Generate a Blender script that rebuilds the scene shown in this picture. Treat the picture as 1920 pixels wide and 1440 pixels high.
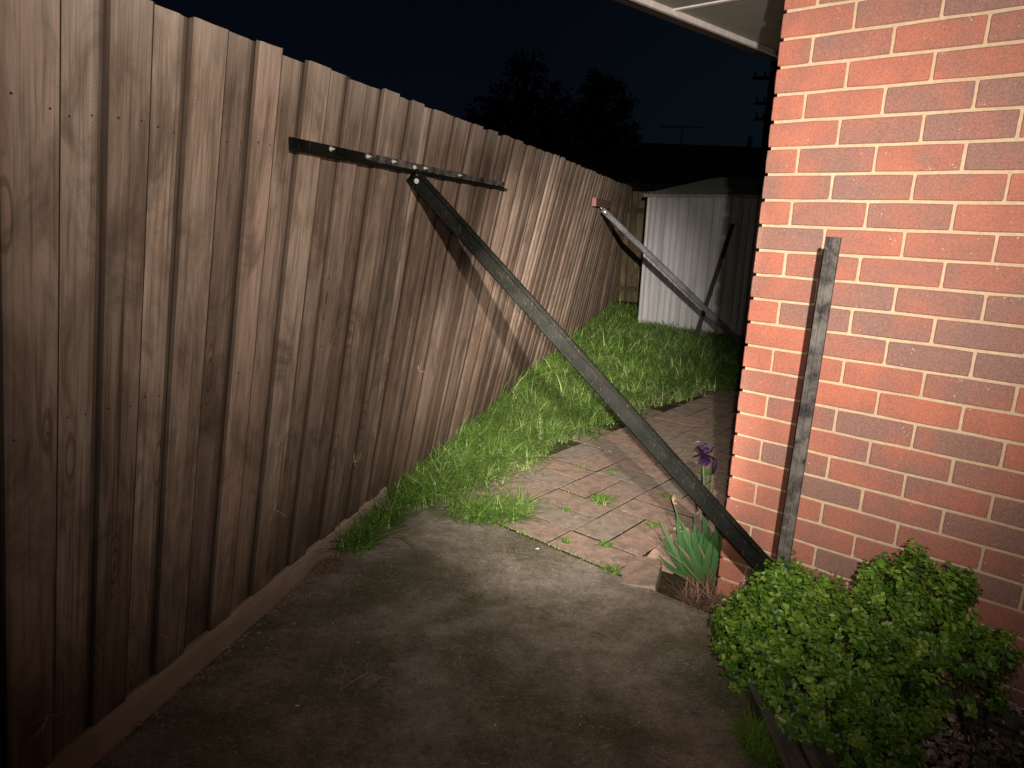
import bpy, math, random
import numpy as np
from mathutils import Vector, Matrix, noise as mnoise
for o in list(bpy.data.objects): bpy.data.objects.remove(o, do_unlink=True)
SC = bpy.context.scene
COL = SC.collection
R = math.radians
rng = np.random.default_rng(7)
random.seed(7)

# ---------------------------------------------------------------- camera
cam_d = bpy.data.cameras.new("camera"); cam = bpy.data.objects.new("camera", cam_d); COL.objects.link(cam)
cam_d.sensor_fit = 'HORIZONTAL'; cam_d.sensor_width = 36.0; cam_d.lens = 1289.63 / 1920 * 36.0
cam_d.clip_start = 0.02; cam_d.clip_end = 600
PITCH, ROLL = 0.2387, 0.0353
cam.matrix_world = Matrix.Translation((0, 0, 1.45)) @ Matrix.Rotation(math.pi/2 - PITCH, 4, 'X') @ Matrix.Rotation(ROLL, 4, 'Z')
SC.camera = cam
# ---------------------------------------------------------------- night sky
W = bpy.data.worlds.new("World"); SC.world = W; W.use_nodes = True
wn = W.node_tree; wn.nodes.clear()
w_out = wn.nodes.new('ShaderNodeOutputWorld'); w_bg = wn.nodes.new('ShaderNodeBackground')
w_tc = wn.nodes.new('ShaderNodeTexCoord'); w_sep = wn.nodes.new('ShaderNodeSeparateXYZ')
w_r = wn.nodes.new('ShaderNodeValToRGB'); w_r2 = wn.nodes.new('ShaderNodeValToRGB')
w_mix = wn.nodes.new('ShaderNodeMix'); w_mix.data_type = 'RGBA'; w_mix.blend_type = 'ADD'; w_mix.inputs[0].default_value = 1.0
wn.links.new(w_tc.outputs['Generated'], w_sep.inputs[0])
wn.links.new(w_sep.outputs['Z'], w_r.inputs[0]); wn.links.new(w_sep.outputs['X'], w_r2.inputs[0])
e = w_r.color_ramp.elements
e[0].position = 0.0; e[0].color = (.0024, .0036, .0058, 1); e[1].position = 0.42; e[1].color = (.0010, .0012, .0030, 1)
e = w_r2.color_ramp.elements
e[0].position = 0.0; e[0].color = (0, 0, .0004, 1); e[1].position = 0.5; e[1].color = (.0006, .0032, .0034, 1)
wn.links.new(w_r.outputs[0], w_mix.inputs[6]); wn.links.new(w_r2.outputs[0], w_mix.inputs[7])
wn.links.new(w_mix.outputs[2], w_bg.inputs[0]); w_bg.inputs[1].default_value = 1.0
wn.links.new(w_bg.outputs[0], w_out.inputs[0])
# ---------------------------------------------------------------- the one lamp: a head torch just above and beside the camera (spill, mid beam and hot spot of one beam)
LPOS = Vector((.145, -.10, 1.76))
def spot(name, target, half, blend, energy, col=(1.0, .92, .84)):
    d = bpy.data.lights.new(name, 'SPOT'); d.energy = energy; d.color = col
    d.spot_size = R(2*half); d.spot_blend = blend; d.shadow_soft_size = .014
    o = bpy.data.objects.new(name, d); COL.objects.link(o); o.location = LPOS
    o.rotation_euler = (Vector(target) - LPOS).to_track_quat('-Z', 'Y').to_euler()
    return o
def aim(az, el): return LPOS + Vector((math.sin(R(az))*math.cos(R(el)), math.cos(R(az))*math.cos(R(el)), math.sin(R(el))))*5
spot("head_torch_spill", aim(8, 9), 57, 1.0, 330)
spot("head_torch_midbeam", aim(6.5, -12.0), 31.0, 1.0, 430)
spot("head_torch_hotspot", aim(4.6, -8.0), 11.4, 1.0, 5000)
# fill lamps added beside the lens to soften the head torch shadows
LPOS = Vector((.025, -.01, 1.475))
spot("lens_fill_spill", aim(0, -8), 48, 1.0, 70)
spot("lens_fill_beam", aim(4.5, -17.0), 16.5, 1.0, 1450)
spot("lens_fill_beam", aim(1.0, -13.0), 11.5, 1.0, 1300)
SC.view_settings.view_transform = 'Standard'; SC.view_settings.look = 'None'
SC.view_settings.exposure = 0.0; SC.view_settings.gamma = 1.0
SC.render.engine = 'CYCLES'
SC.cycles.max_bounces = 6; SC.cycles.diffuse_bounces = 4

# ================================================================ helpers
def tag(o, label=None, cat=None, group=None, kind=None):
    if label: o['label'] = label
    if cat: o['category'] = cat
    if group: o['group'] = group
    if kind: o['kind'] = kind
    return o
def empty(name, loc=(0, 0, 0), **k):
    o = bpy.data.objects.new(name, None); o.empty_display_size = .1
    COL.objects.link(o); o.location = loc; return tag(o, **k)
def link(name, me, mat=None, parent=None, **k):
    o = bpy.data.objects.new(name, me); COL.objects.link(o)
    if mat is not None and not me.materials: me.materials.append(mat)
    if parent is not None:
        o.parent = parent; o.matrix_parent_inverse = Matrix.Translation(-Vector(parent.location))
    return tag(o, **k)
class MB:
    """collects polygons, then links them as one mesh"""
    def __init__(s): s.v = []; s.f = []; s.uv = []; s.r = []
    def quad_box(s, P, rnd=0., uv=None):
        """P: 8 points, bottom ring 0-3, top ring 4-7"""
        b = len(s.v); s.v += [tuple(p) for p in P]
        for f in ((0, 3, 2, 1), (4, 5, 6, 7), (0, 1, 5, 4), (1, 2, 6, 5), (2, 3, 7, 6), (3, 0, 4, 7)):
            s.f.append(tuple(b+i for i in f)); s.r.append(rnd)
            s.uv.append([uv[i] if uv else (0, 0) for i in f])
    def box(s, o, ax, ay, az, rnd=0., uv=None):
        o, ax, ay, az = map(Vector, (o, ax, ay, az))
        s.quad_box([o, o+ax, o+ax+ay, o+ay, o+az, o+ax+az, o+ax+ay+az, o+ay+az], rnd, uv)
    def poly(s, pts, rnd=0., uv=None):
        b = len(s.v); s.v += [tuple(p) for p in pts]; s.f.append(tuple(range(b, b+len(pts)))); s.r.append(rnd)
        s.uv.append(uv or [(0, 0)]*len(pts))
    def prism(s, prof, o, ax, ay, axis, rnd=0., caps=True):
        """2D profile (closed) swept from o along axis"""
        o, ax, ay, axis = map(Vector, (o, ax, ay, axis)); n = len(prof); b = len(s.v)
        for q in (0, 1):
            for x, y in prof: s.v.append(tuple(o + ax*x + ay*y + axis*q))
        L = axis.length
        for i in range(n):
            k = (i+1) % n
            s.f.append((b+i, b+k, b+n+k, b+n+i)); s.r.append(rnd); s.uv.append([(i*.03, 0), (i*.03+.03, 0), (i*.03+.03, L), (i*.03, L)])
        if caps:
            s.f.append(tuple(b+i for i in reversed(range(n)))); s.r.append(rnd); s.uv.append([(0, 0)]*n)
            s.f.append(tuple(b+n+i for i in range(n))); s.r.append(rnd); s.uv.append([(0, 0)]*n)
    def tube(s, pts, rads, n=6, rnd=0., cap=True):
        pts = [Vector(p) for p in pts]; b = len(s.v); up = Vector((.13, .21, 1)).normalized()
        for i, p in enumerate(pts):
            d = (pts[min(i+1, len(pts)-1)] - pts[max(i-1, 0)]).normalized()
            a = d.cross(up); a = a.normalized() if a.length > 1e-4 else Vector((1, 0, 0)); c = d.cross(a)
            r = rads[i] if hasattr(rads, '__len__') else rads
            for j in range(n):
                t = 2*math.pi*j/n; s.v.append(tuple(p + (a*math.cos(t) + c*math.sin(t))*r))
        for i in range(len(pts)-1):
            for j in range(n):
                k = (j+1) % n
                s.f.append((b+i*n+j, b+i*n+k, b+(i+1)*n+k, b+(i+1)*n+j)); s.r.append(rnd); s.uv.append([(j/n, i), ((j+1)/n, i), ((j+1)/n, i+1), (j/n, i+1)])
        if cap:
            s.f.append(tuple(b+j for j in reversed(range(n)))); s.r.append(rnd); s.uv.append([(0, 0)]*n)
            e_ = b+(len(pts)-1)*n; s.f.append(tuple(e_+j for j in range(n))); s.r.append(rnd); s.uv.append([(0, 0)]*n)
    def mesh(s, name, smooth=False):
        me = bpy.data.meshes.new(name); me.from_pydata(s.v, [], s.f)
        uvl = me.uv_layers.new(name='UVMap'); flat = [c for f in s.uv for p in f for c in p]
        uvl.data.foreach_set('uv', flat)
        at = me.attributes.new('rnd', 'FLOAT', 'FACE'); at.data.foreach_set('value', s.r)
        if smooth: me.polygons.foreach_set('use_smooth', [True]*len(me.polygons))
        me.update(); return me
    def build(s, name, mat, parent=None, smooth=False, bevel=0, **k):
        o = link(name, s.mesh(name, smooth), mat, parent, **k)
        if bevel:
            m = o.modifiers.new('b', 'BEVEL'); m.width = bevel; m.segments = 2; m.limit_method = 'ANGLE'; m.angle_limit = R(50)
        return o
def np_mesh(name, verts, faces, rnd=None, nv=4, smooth=False):
    """verts (N,3), faces (M,nv) arrays"""
    me = bpy.data.meshes.new(name); N, M = len(verts), len(faces)
    me.vertices.add(N); me.vertices.foreach_set('co', np.ascontiguousarray(verts, dtype=np.float32).ravel())
    me.loops.add(M*nv); me.loops.foreach_set('vertex_index', np.ascontiguousarray(faces, dtype=np.int32).ravel())
    me.polygons.add(M); me.polygons.foreach_set('loop_start', np.arange(M, dtype=np.int32)*nv)
    if rnd is not None:
        at = me.attributes.new('rnd', 'FLOAT', 'FACE'); at.data.foreach_set('value', np.ascontiguousarray(rnd, dtype=np.float32))
    if smooth: me.polygons.foreach_set('use_smooth', np.ones(M, dtype=bool))
    me.update(calc_edges=True); me.validate(); return me

# ---------------------------------------------------------------- materials
class NT:
    def __init__(s, name, rough=.8, spec=.3, metal=0.):
        s.m = bpy.data.materials.new(name); s.m.use_nodes = True; s.t = s.m.node_tree; s.N = s.t.nodes
        s.b = s.N['Principled BSDF']; s.b.inputs['Roughness'].default_value = rough
        s.b.inputs['Specular IOR Level'].default_value = spec; s.b.inputs['Metallic'].default_value = metal
    def n(s, typ, **k):
        q = s.N.new('ShaderNode'+typ)
        for a, v in k.items():
            if a.startswith('i_'):
                key = a[2:]; key = int(key) if key.isdigit() else key.replace('_', ' ')
                q.inputs[key].default_value = v
            else: setattr(q, a, v)
        return q
    def l(s, a, b): s.t.links.new(a, b)
    def coord(s, kind='Object', scale=(1, 1, 1), loc=(0, 0, 0), src=None):
        m = s.n('Mapping'); m.inputs['Scale'].default_value = scale; m.inputs['Location'].default_value = loc
        if src is None: src = s.n('TexCoord').outputs[kind]
        s.l(src, m.inputs[0]); return m.outputs[0]
    def noise(s, vec, scale, detail=4, rough=.55, dist=0.):
        q = s.n('TexNoise', i_Scale=scale, i_Detail=detail, i_Roughness=rough, i_Distortion=dist); s.l(vec, q.inputs['Vector']); return q.outputs['Fac']
    def ramp(s, fac, stops, interp='LINEAR'):
        q = s.n('ValToRGB'); q.color_ramp.interpolation = interp; e = q.color_ramp.elements
        while len(e) < len(stops): e.new(.5)
        for i, (p, c) in enumerate(stops):
            e[i].position = p; e[i].color = (c, c, c, 1) if isinstance(c, (int, float)) else (*c, 1)
        s.l(fac, q.inputs[0]); return q.outputs[0]
    def mix(s, f, a, b, mode='MIX'):
        q = s.n('Mix', data_type='RGBA', blend_type=mode)
        for ix, v in ((0, f), (6, a), (7, b)):
            sock = q.inputs[ix]
            if isinstance(v, (int, float)):
                sock.default_value = v if ix == 0 else (v, v, v, 1)
            elif isinstance(v, tuple): sock.default_value = (*v, 1)
            else: s.l(v, sock)
        return q.outputs[2]
    def math(s, op, a, b=0., clamp=False):
        q = s.n('Math', operation=op, use_clamp=clamp)
        for i, v in enumerate((a, b)):
            if isinstance(v, (int, float)): q.inputs[i].default_value = v
            else: s.l(v, q.inputs[i])
        return q.outputs[0]
    def attr(s, name='rnd'): return s.n('Attribute', attribute_name=name).outputs['Fac']
    def bump(s, h, strength=.5, dist=.002):
        q = s.n('Bump', i_Strength=strength, i_Distance=dist); s.l(h, q.inputs['Height']); s.l(q.outputs[0], s.b.inputs['Normal']); return q
    def col(s, c):
        if isinstance(c, tuple): s.b.inputs['Base Color'].default_value = (*c, 1)
        else: s.l(c, s.b.inputs['Base Color'])
    def rough(s, r): s.l(r, s.b.inputs['Roughness'])

def mat_brick():
    s = NT('fired_clay_brick', .85, .25); r = s.attr(); v = s.coord()
    n1 = s.noise(v, 7, 3); n2 = s.noise(v, 140, 3, .7); n3 = s.noise(v, 420, 2, .6)
    f = s.math('ADD', r, s.math('MULTIPLY', s.math('SUBTRACT', n1, .5), 1.7))
    c = s.ramp(f, [(.10, (.42, .135, .080)), (.38, (.35, .120, .080)), (.62, (.28, .118, .087)), (.9, (.215, .118, .096))])
    c = s.mix(s.ramp(n2, [(.42, 0.), (.60, .6)]), c, s.mix(.4, c, (.52, .26, .18)), 'MIX')
    c = s.mix(s.ramp(s.noise(v, 1.3, 4, .6), [(.45, 0.), (.75, .35)]), c, (.17, .11, .09))
    c = s.mix(s.ramp(n3, [(.55, 0.), (.68, .8)]), c, (.09, .045, .038))
    vo = s.n('TexVoronoi', i_Scale=95.); s.l(v, vo.inputs['Vector'])
    sp = s.math('MULTIPLY', s.ramp(vo.outputs['Distance'], [(.16, 1.), (.24, 0.)]), s.ramp(s.noise(v, 24, 2), [(.62, 0.), (.70, .8)]))
    c = s.mix(sp, c, (.66, .45, .33))
    s.col(c); s.bump(s.math('ADD', s.math('MULTIPLY', n2, 1.), s.math('MULTIPLY', n3, .6)), .55, .0022); return s.m
def mat_mortar():
    s = NT('sandy_mortar', .95, .1); v = s.coord(); n = s.noise(v, 60, 5, .7); n2 = s.noise(v, 5, 3)
    s.col(s.mix(s.ramp(n, [(.3, .0), (.75, 1.)]), (.42, .30, .19), s.mix(s.ramp(n2, [(.35, 0.), (.7, 1.)]), (.60, .47, .31), (.50, .37, .24))))
    s.bump(n, .6, .003); return s.m
def mat_wood(name, tint=(1, 1, 1), wet=0.):
    """uv.x across the board in metres (+ board offset), uv.y height; rnd per board"""
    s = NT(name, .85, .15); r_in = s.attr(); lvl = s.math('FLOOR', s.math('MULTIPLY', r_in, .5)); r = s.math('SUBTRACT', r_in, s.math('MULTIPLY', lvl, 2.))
    uv = s.n('TexCoord').outputs['UV']; sep = s.n('SeparateXYZ'); s.l(uv, sep.inputs[0]); X, Y = sep.outputs[0], sep.outputs[1]
    def vec(sx, sy, sr):
        q = s.n('CombineXYZ'); s.l(s.math('MULTIPLY', X, sx), q.inputs[0]); s.l(s.math('MULTIPLY', Y, sy), q.inputs[1]); s.l(s.math('MULTIPLY', r, sr), q.inputs[2]); return q.outputs[0]
    g1 = s.noise(vec(20, 1.9, 91), 1.0, 6, .66, 2.2)
    g2 = s.noise(vec(120, 2.6, 37), 1.0, 4, .6, .4)
    g3 = s.noise(vec(9, 1.6, 53), 1.0, 3, .5)
    kn = s.n('TexVoronoi', i_Scale=1.0, feature='F1'); s.l(vec(7.5, 1.7, 71), kn.inputs['Vector']); kd = kn.outputs['Distance']
    ring = s.n('TexWave', wave_type='RINGS', rings_direction='SPHERICAL', i_Scale=1.0)
    kring = s.math('SINE', s.math('MULTIPLY', kd, 95.))
    kmask = s.ramp(kd, [(.10, 1.), (.24, 0.)])
    # saw marks across some boards
    sw = s.math('SINE', s.math('ADD', s.math('MULTIPLY', Y, 720.), s.math('MULTIPLY', s.noise(vec(30, 3, 17), 1., 2), 60.)))
    swm = s.math('MULTIPLY', s.ramp(s.math('FRACT', s.math('MULTIPLY', r, 7.31)), [(.50, 0.), (.58, 1.)]), s.ramp(s.noise(vec(6, 1.5, 29), 1., 2), [(.42, 0.), (.56, 1.)]))
    base = s.ramp(s.math('ADD', s.math('MULTIPLY', g1, .8), s.math('MULTIPLY', s.math('FRACT', s.math('MULTIPLY', r, 13.7)), .40)),
                  [(.25, (.070, .048, .035)), (.45, (.140, .102, .078)), (.60, (.205, .157, .127)), (.80, (.30, .245, .205))])
    c = s.mix(s.ramp(g2, [(.34, .6), (.50, 0.)]), base, (.070, .045, .033))
    g4 = s.noise(vec(60, .8, 63), 1.0, 3, .5, .5); c = s.mix(s.ramp(g4, [(.66, 0.), (.72, .8)]), c, (.035, .022, .016))
    c = s.mix(s.ramp(g3, [(.52, 0.), (.74, .55)]), c, (.15, .095, .066))
    red = s.math('MULTIPLY', s.ramp(s.math('FRACT', s.math('MULTIPLY', r, 29.3)), [(.55, 0.), (.75, .55)]), s.ramp(g1, [(.4, 0.), (.7, 1.)]))
    c = s.mix(red, c, (.27, .170, .135))
    c = s.mix(s.math('MULTIPLY', swm, s.ramp(sw, [(.1, 0.), (.8, .16)])), c, (.10, .072, .055))
    c = s.mix(s.math('MULTIPLY', kmask, s.ramp(kring, [(.3, .1), (.7, .85)])), c, (.085, .045, .028))
    # damp band near the ground and weathered stains
    st = s.math('MULTIPLY', s.ramp(Y, [(.03, 1.), (.55, 0.)]), s.ramp(g3, [(.3, .25), (.65, .8)]))
    c = s.mix(st, c, (.085, .062, .036))
    stn = s.noise(vec(7, 3.4, 11), 1.0, 5, .65, 1.); c = s.mix(s.ramp(stn, [(.46, 0.), (.68, .75)]), c, (.070, .050, .036))
    vv = s.math('ADD', s.math('MULTIPLY', s.math('FRACT', s.math('MULTIPLY', r, 41.7)), .70), .58)
    vq = s.n('CombineColor'); s.l(vv, vq.inputs[0]); s.l(vv, vq.inputs[1]); s.l(vv, vq.inputs[2]); c = s.mix(1.0, c, vq.outputs[0], 'MULTIPLY')
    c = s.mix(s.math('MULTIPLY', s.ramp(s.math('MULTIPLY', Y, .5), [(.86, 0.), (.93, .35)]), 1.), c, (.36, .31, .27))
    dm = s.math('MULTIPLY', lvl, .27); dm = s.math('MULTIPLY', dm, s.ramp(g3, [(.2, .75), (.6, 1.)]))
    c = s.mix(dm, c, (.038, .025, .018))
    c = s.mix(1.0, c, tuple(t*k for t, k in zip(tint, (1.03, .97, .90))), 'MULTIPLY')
    s.col(c)
    h = s.math('ADD', s.math('ADD', s.math('MULTIPLY', g2, .9), s.math('MULTIPLY', g1, .9)), s.math('MULTIPLY', s.math('MULTIPLY', sw, swm), .06))
    s.bump(s.math('SUBTRACT', h, s.math('MULTIPLY', kmask, .3)), .6, .0025); return s.m
def mat_flatwood(name, a, b, scale=(30, 30, 2)):
    s = NT(name, .85, .2); v = s.coord(scale=scale); n = s.noise(v, 1., 5, .6, .6); n2 = s.noise(s.coord(), 6, 3)
    s.col(s.mix(s.ramp(n, [(.3, 0.), (.7, 1.)]), a, s.mix(s.ramp(n2, [(.4, 0.), (.65, .6)]), b, a))); s.bump(n, .6, .004); return s.m
def mat_steel(name, a, b, rough=.42, metal=.55, sc=14, spec=.5):
    s = NT(name, rough, spec, metal); v = s.coord(); n = s.noise(v, sc, 5, .65); n2 = s.noise(v, 70, 4, .7); n3 = s.noise(s.coord(scale=(60, 60, 8)), 3., 4)
    c = s.mix(s.ramp(n, [(.38, 0.), (.62, 1.)]), a, b); c = s.mix(s.ramp(n2, [(.62, 0.), (.76, .5)]), c, tuple(min(x*4, .3) for x in b)); c = s.mix(s.ramp(n3, [(.62, 0.), (.75, .5)]), c, (.09, .05, .03))
    s.col(c); s.rough(s.ramp(n2, [(.3, rough-.12), (.7, rough+.25)])); s.bump(n2, .25, .001); return s.m
def mat_plain(name, c, rough=.6, spec=.3, metal=0., em=None):
    s = NT(name, rough, spec, metal); v = s.coord(); n = s.noise(v, 25, 4, .6)
    s.col(s.mix(s.ramp(n, [(.3, 0.), (.7, 1.)]), tuple(x*.78 for x in c), c)); s.bump(n, .2, .002); return s.m
def mat_leaf(name, stops, rough=.4, spec=.4, trans=.25):
    s = NT(name, rough, spec); r = s.attr(); v = s.coord(); n = s.noise(v, 9, 2)
    f = s.math('ADD', s.math('MULTIPLY', r, .8), s.math('MULTIPLY', n, .2)); c = s.ramp(f, stops); s.col(c)
    tr = s.n('BsdfTranslucent'); s.l(c, tr.inputs[0]); mx = s.n('MixShader'); mx.inputs[0].default_value = trans
    s.l(s.b.outputs[0], mx.inputs[1]); s.l(tr.outputs[0], mx.inputs[2]); s.l(mx.outputs[0], s.N['Material Output'].inputs[0]); return s.m
def mat_concrete():
    s = NT('stained_concrete', .9, .2); v = s.coord()
    n1 = s.noise(v, 1.6, 5, .6, .6); n2 = s.noise(v, 9, 6, .7); n3 = s.noise(s.coord(scale=(90, 260, 90)), 1., 4, .7); n4 = s.noise(v, 320, 3, .7)
    c = s.mix(s.ramp(n2, [(.30, 0.), (.70, 1.)]), (.115, .094, .070), (.300, .252, .200))
    c = s.mix(s.ramp(n1, [(.42, 0.), (.60, .9)]), c, (.078, .072, .036))
    c = s.mix(s.ramp(s.noise(v, 3.1, 5, .65, 1.), [(.55, 0.), (.72, .6)]), c, (.28, .24, .20))
    c = s.mix(s.ramp(n3, [(.55, 0.), (.70, .45)]), c, (.46, .40, .34))
    n5 = s.noise(v, 38, 4, .75); c = s.mix(s.ramp(n5, [(.52, 0.), (.68, .55)]), c, (.055, .044, .032)); c = s.mix(s.ramp(s.noise(s.coord(loc=(4, 2, 0)), 55, 4, .75), [(.56, 0.), (.70, .4)]), c, (.38, .32, .26))
    c = s.mix(s.ramp(n4, [(.56, 0.), (.70, .6)]), c, (.045, .036, .027))
    vo = s.n('TexVoronoi', i_Scale=130.); s.l(v, vo.inputs['Vector']); c = s.mix(s.math('MULTIPLY', s.ramp(vo.outputs['Distance'], [(.14, 1.), (.24, 0.)]), s.ramp(n2, [(.45, 0.), (.6, .8)])), c, (.48, .42, .36))
    n6 = s.noise(s.coord(scale=(26, 75, 20), loc=(1, 3, 0)), 1., 5, .75, 1.5); c = s.mix(s.ramp(n6, [(.57, 0.), (.66, .5)]), c, (.44, .38, .31)); c = s.mix(s.ramp(s.noise(v, 85, 4, .8), [(.55, 0.), (.66, .6)]), c, (.05, .04, .03))
    s.col(c); s.bump(s.math('ADD', s.math('ADD', n4, n5), s.math('MULTIPLY', n2, 1.5)), .7, .004); return s.m
def mat_paver():
    s = NT('clay_paver', .88, .2); r = s.attr(); v = s.coord(); n1 = s.noise(v, 5, 4, .6); n2 = s.noise(v, 120, 4, .7); n3 = s.noise(v, 16, 4, .65)
    c = s.ramp(s.math('ADD', s.math('MULTIPLY', r, .6), s.math('MULTIPLY', n1, .45)), [(.15, (.31, .195, .148)), (.42, (.275, .195, .150)), (.62, (.25, .195, .152)), (.85, (.225, .187, .148))])
    c = s.mix(s.ramp(n3, [(.44, 0.), (.66, .75)]), c, (.135, .108, .078)); c = s.mix(s.ramp(r, [(0., 1.), (.001, 0.)]), c, (.03, .022, .016)); c = s.mix(s.ramp(n2, [(.55, 0.), (.70, .5)]), c, (.09, .06, .045))
    c = s.mix(s.ramp(s.noise(v, 45, 3), [(.58, 0.), (.72, .4)]), c, (.50, .42, .35))
    s.col(c); s.bump(s.math('ADD', n2, n3), .5, .003); return s.m
def mat_soil():
    s = NT('garden_soil', .97, .1); v = s.coord(); n = s.noise(v, 22, 6, .7); n2 = s.noise(v, 3, 3)
    s.col(s.mix(s.ramp(n, [(.35, 0.), (.68, 1.)]), (.022, .015, .010), s.mix(s.ramp(n2, [(.4, 0.), (.6, 1.)]), (.085, .058, .038), (.055, .05, .022)))); s.bump(n, 1., .02); return s.m

BRICK, MORTAR = mat_brick(), mat_mortar()
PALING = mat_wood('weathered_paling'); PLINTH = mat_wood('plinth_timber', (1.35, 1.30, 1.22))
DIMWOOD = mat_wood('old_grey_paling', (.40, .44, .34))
SLEEPER = mat_flatwood('grey_sleeper_timber', (.050, .042, .032), (.14, .12, .095), (60, 8, 30))
OLIVE = mat_steel('olive_painted_steel', (.0030, .0034, .0024), (.0068, .0070, .0054), .5, .0, 9, .05)
DARKST = mat_steel('scuffed_dark_steel', (.018, .016, .014), (.115, .10, .09), .5, .1, 17, .3)
GALV = mat_steel('dull_galvanised_steel', (.030, .031, .032), (.070, .070, .073), .5, .2, 8, .25)
BOLT = mat_plain('zinc_bolt', (.42, .40, .36), .45, .4, .4)
RUST = mat_flatwood('reddish_timber', (.20, .095, .065), (.15, .10, .08), (5, 5, 8))
SHEDM = None
CONC, PAVER, SOIL = mat_concrete(), mat_paver(), mat_soil()
WHITE = mat_plain('pale_painted_timber', (.85, .76, .70), .55)
SOFFIT = mat_plain('cement_sheet', (.36, .33, .28), .8)
DARKRED = mat_plain('dark_red_gutter_paint', (.045, .014, .010), .5)
TILE = mat_plain('dark_roof_tile', (.030, .022, .02), .8)
BARK = mat_flatwood('bark', (.05, .035, .025), (.10, .075, .055), (40, 40, 6))
DARKBARK = mat_plain('dark_bark', (.012, .011, .010), .9)
GRASSM = mat_leaf('grass_blade', [(.08, (.028, .060, .010)), (.35, (.068, .140, .020)), (.65, (.135, .235, .042)), (.82, (.29, .37, .12)), (.95, (.46, .38, .24))], .42, .4, .30)
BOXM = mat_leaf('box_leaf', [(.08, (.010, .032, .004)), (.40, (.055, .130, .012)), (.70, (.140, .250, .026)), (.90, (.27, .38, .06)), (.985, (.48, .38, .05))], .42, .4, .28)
IRISM = mat_leaf('iris_leaf', [(.1, (.022, .062, .020)), (.5, (.050, .120, .038)), (.9, (.095, .18, .055))], .42, .4, .2)
PURPLE = mat_leaf('purple_petal', [(.1, (.006, .001, .009)), (.9, (.020, .005, .030))], .6, .2, .2)
STRAW = mat_leaf('dead_straw', [(.05, (.10, .055, .035)), (.5, (.24, .15, .10)), (.95, (.42, .31, .22))], .8, .15, .1)
DARKLEAF = mat_leaf('night_foliage', [(.1, (.001, .002, .001)), (.9, (.005, .007, .005))], .9, .0, .1)
CHIP = mat_leaf('mulch_chip', [(.05, (.12, .07, .05)), (.5, (.36, .25, .19)), (.95, (.70, .56, .46))], .9, .1, 0.)

# ================================================================ frames of reference (metres, ground z = 0, camera over the origin)
B0 = Vector((-1.11, 1.57)); FD = Vector((math.sin(R(15)), math.cos(R(15)))); FN = Vector((FD[1], -FD[0]))
LU = [-1, 0, 1, 2, 3.5, 5, 7, 9, 10.7]; LO = [.3, .30, .32, .36, .42, .42, .36, .25, .19]
def F(u, h, out=0.):
    l = float(np.interp(u, LU, LO))/1.85
    p = B0 + FD*u + FN*(l*h + out); return Vector((p[0], p[1], h))
FD3, FN3 = Vector((*FD, 0)), Vector((*FN, 0)); UP = Vector((0, 0, 1))
CR = Vector((.852, 2.507, 0)); PHI = -.70721
WT = Vector((math.cos(PHI), math.sin(PHI), 0)); WB = Vector((-WT[1], WT[0], 0)); WN = -WB     # along wall, into house, out of wall
JO = Vector((-.081, 3.122, 0))
def JK(j, k, z=0.): return JO + WT*j + WB*k + UP*z
def jk(P): d = Vector((P[0], P[1], 0)) - JO; return d.dot(WT), d.dot(WB)

# ================================================================ ground
g = MB(); S_ = 260
xs = sorted(set([-S_, -60, -20, -8] + [round(-4+.5*i, 2) for i in range(29)] + [12, 20, 60, S_]))
ys = sorted(set([-S_, -60, -20, -8] + [round(-5+.5*i, 2) for i in range(45)] + [20, 30, 60, S_]))
idx = {}
for x in xs:
    for y in ys:
        idx[x, y] = len(g.v); g.v.append((x, y, -.035))
for a, b in zip(xs, xs[1:]):
    for c_, d_ in zip(ys, ys[1:]):
        g.f.append((idx[a, c_], idx[b, c_], idx[b, d_], idx[a, d_])); g.r.append(0.); g.uv.append([(0, 0)]*4)
g.build('ground', SOIL, kind='structure')

# concrete slab
edge = [JK(1.155, -.012), Vector((.830, 2.300, 0)), Vector((.800, 2.187, 0)), Vector((.775, 2.036, 0)), Vector((.785, 1.903, 0)), Vector((.772, 1.80, 0)), Vector((.755, 1.596, 0)), Vector((.73, .9, 0)), Vector((.70, -2.5, 0))]
left = [B0 + FD*(-3.8) + FN*.045, B0 + FD*1.62 + FN*.045]
lft2 = JK(-.35, -.012)
pts = edge + [Vector((left[0][0], left[0][1], 0)), Vector((left[1][0], left[1][1], 0)), lft2]
sl = MB(); n = len(pts); sl.v += [(p[0], p[1], 0.) for p in pts] + [(p[0], p[1], -.09) for p in pts]
sl.f.append(tuple(reversed(range(n)))); sl.r.append(0.); sl.uv.append([(0, 0)]*n)
for i in range(n):
    k = (i+1) % n; sl.f.append((i, k, n+k, n+i)); sl.r.append(0.); sl.uv.append([(0, 0)]*4)
o = sl.build('concrete_path', CONC, kind='structure', bevel=.008)
bpy.context.view_layer.update()

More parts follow.
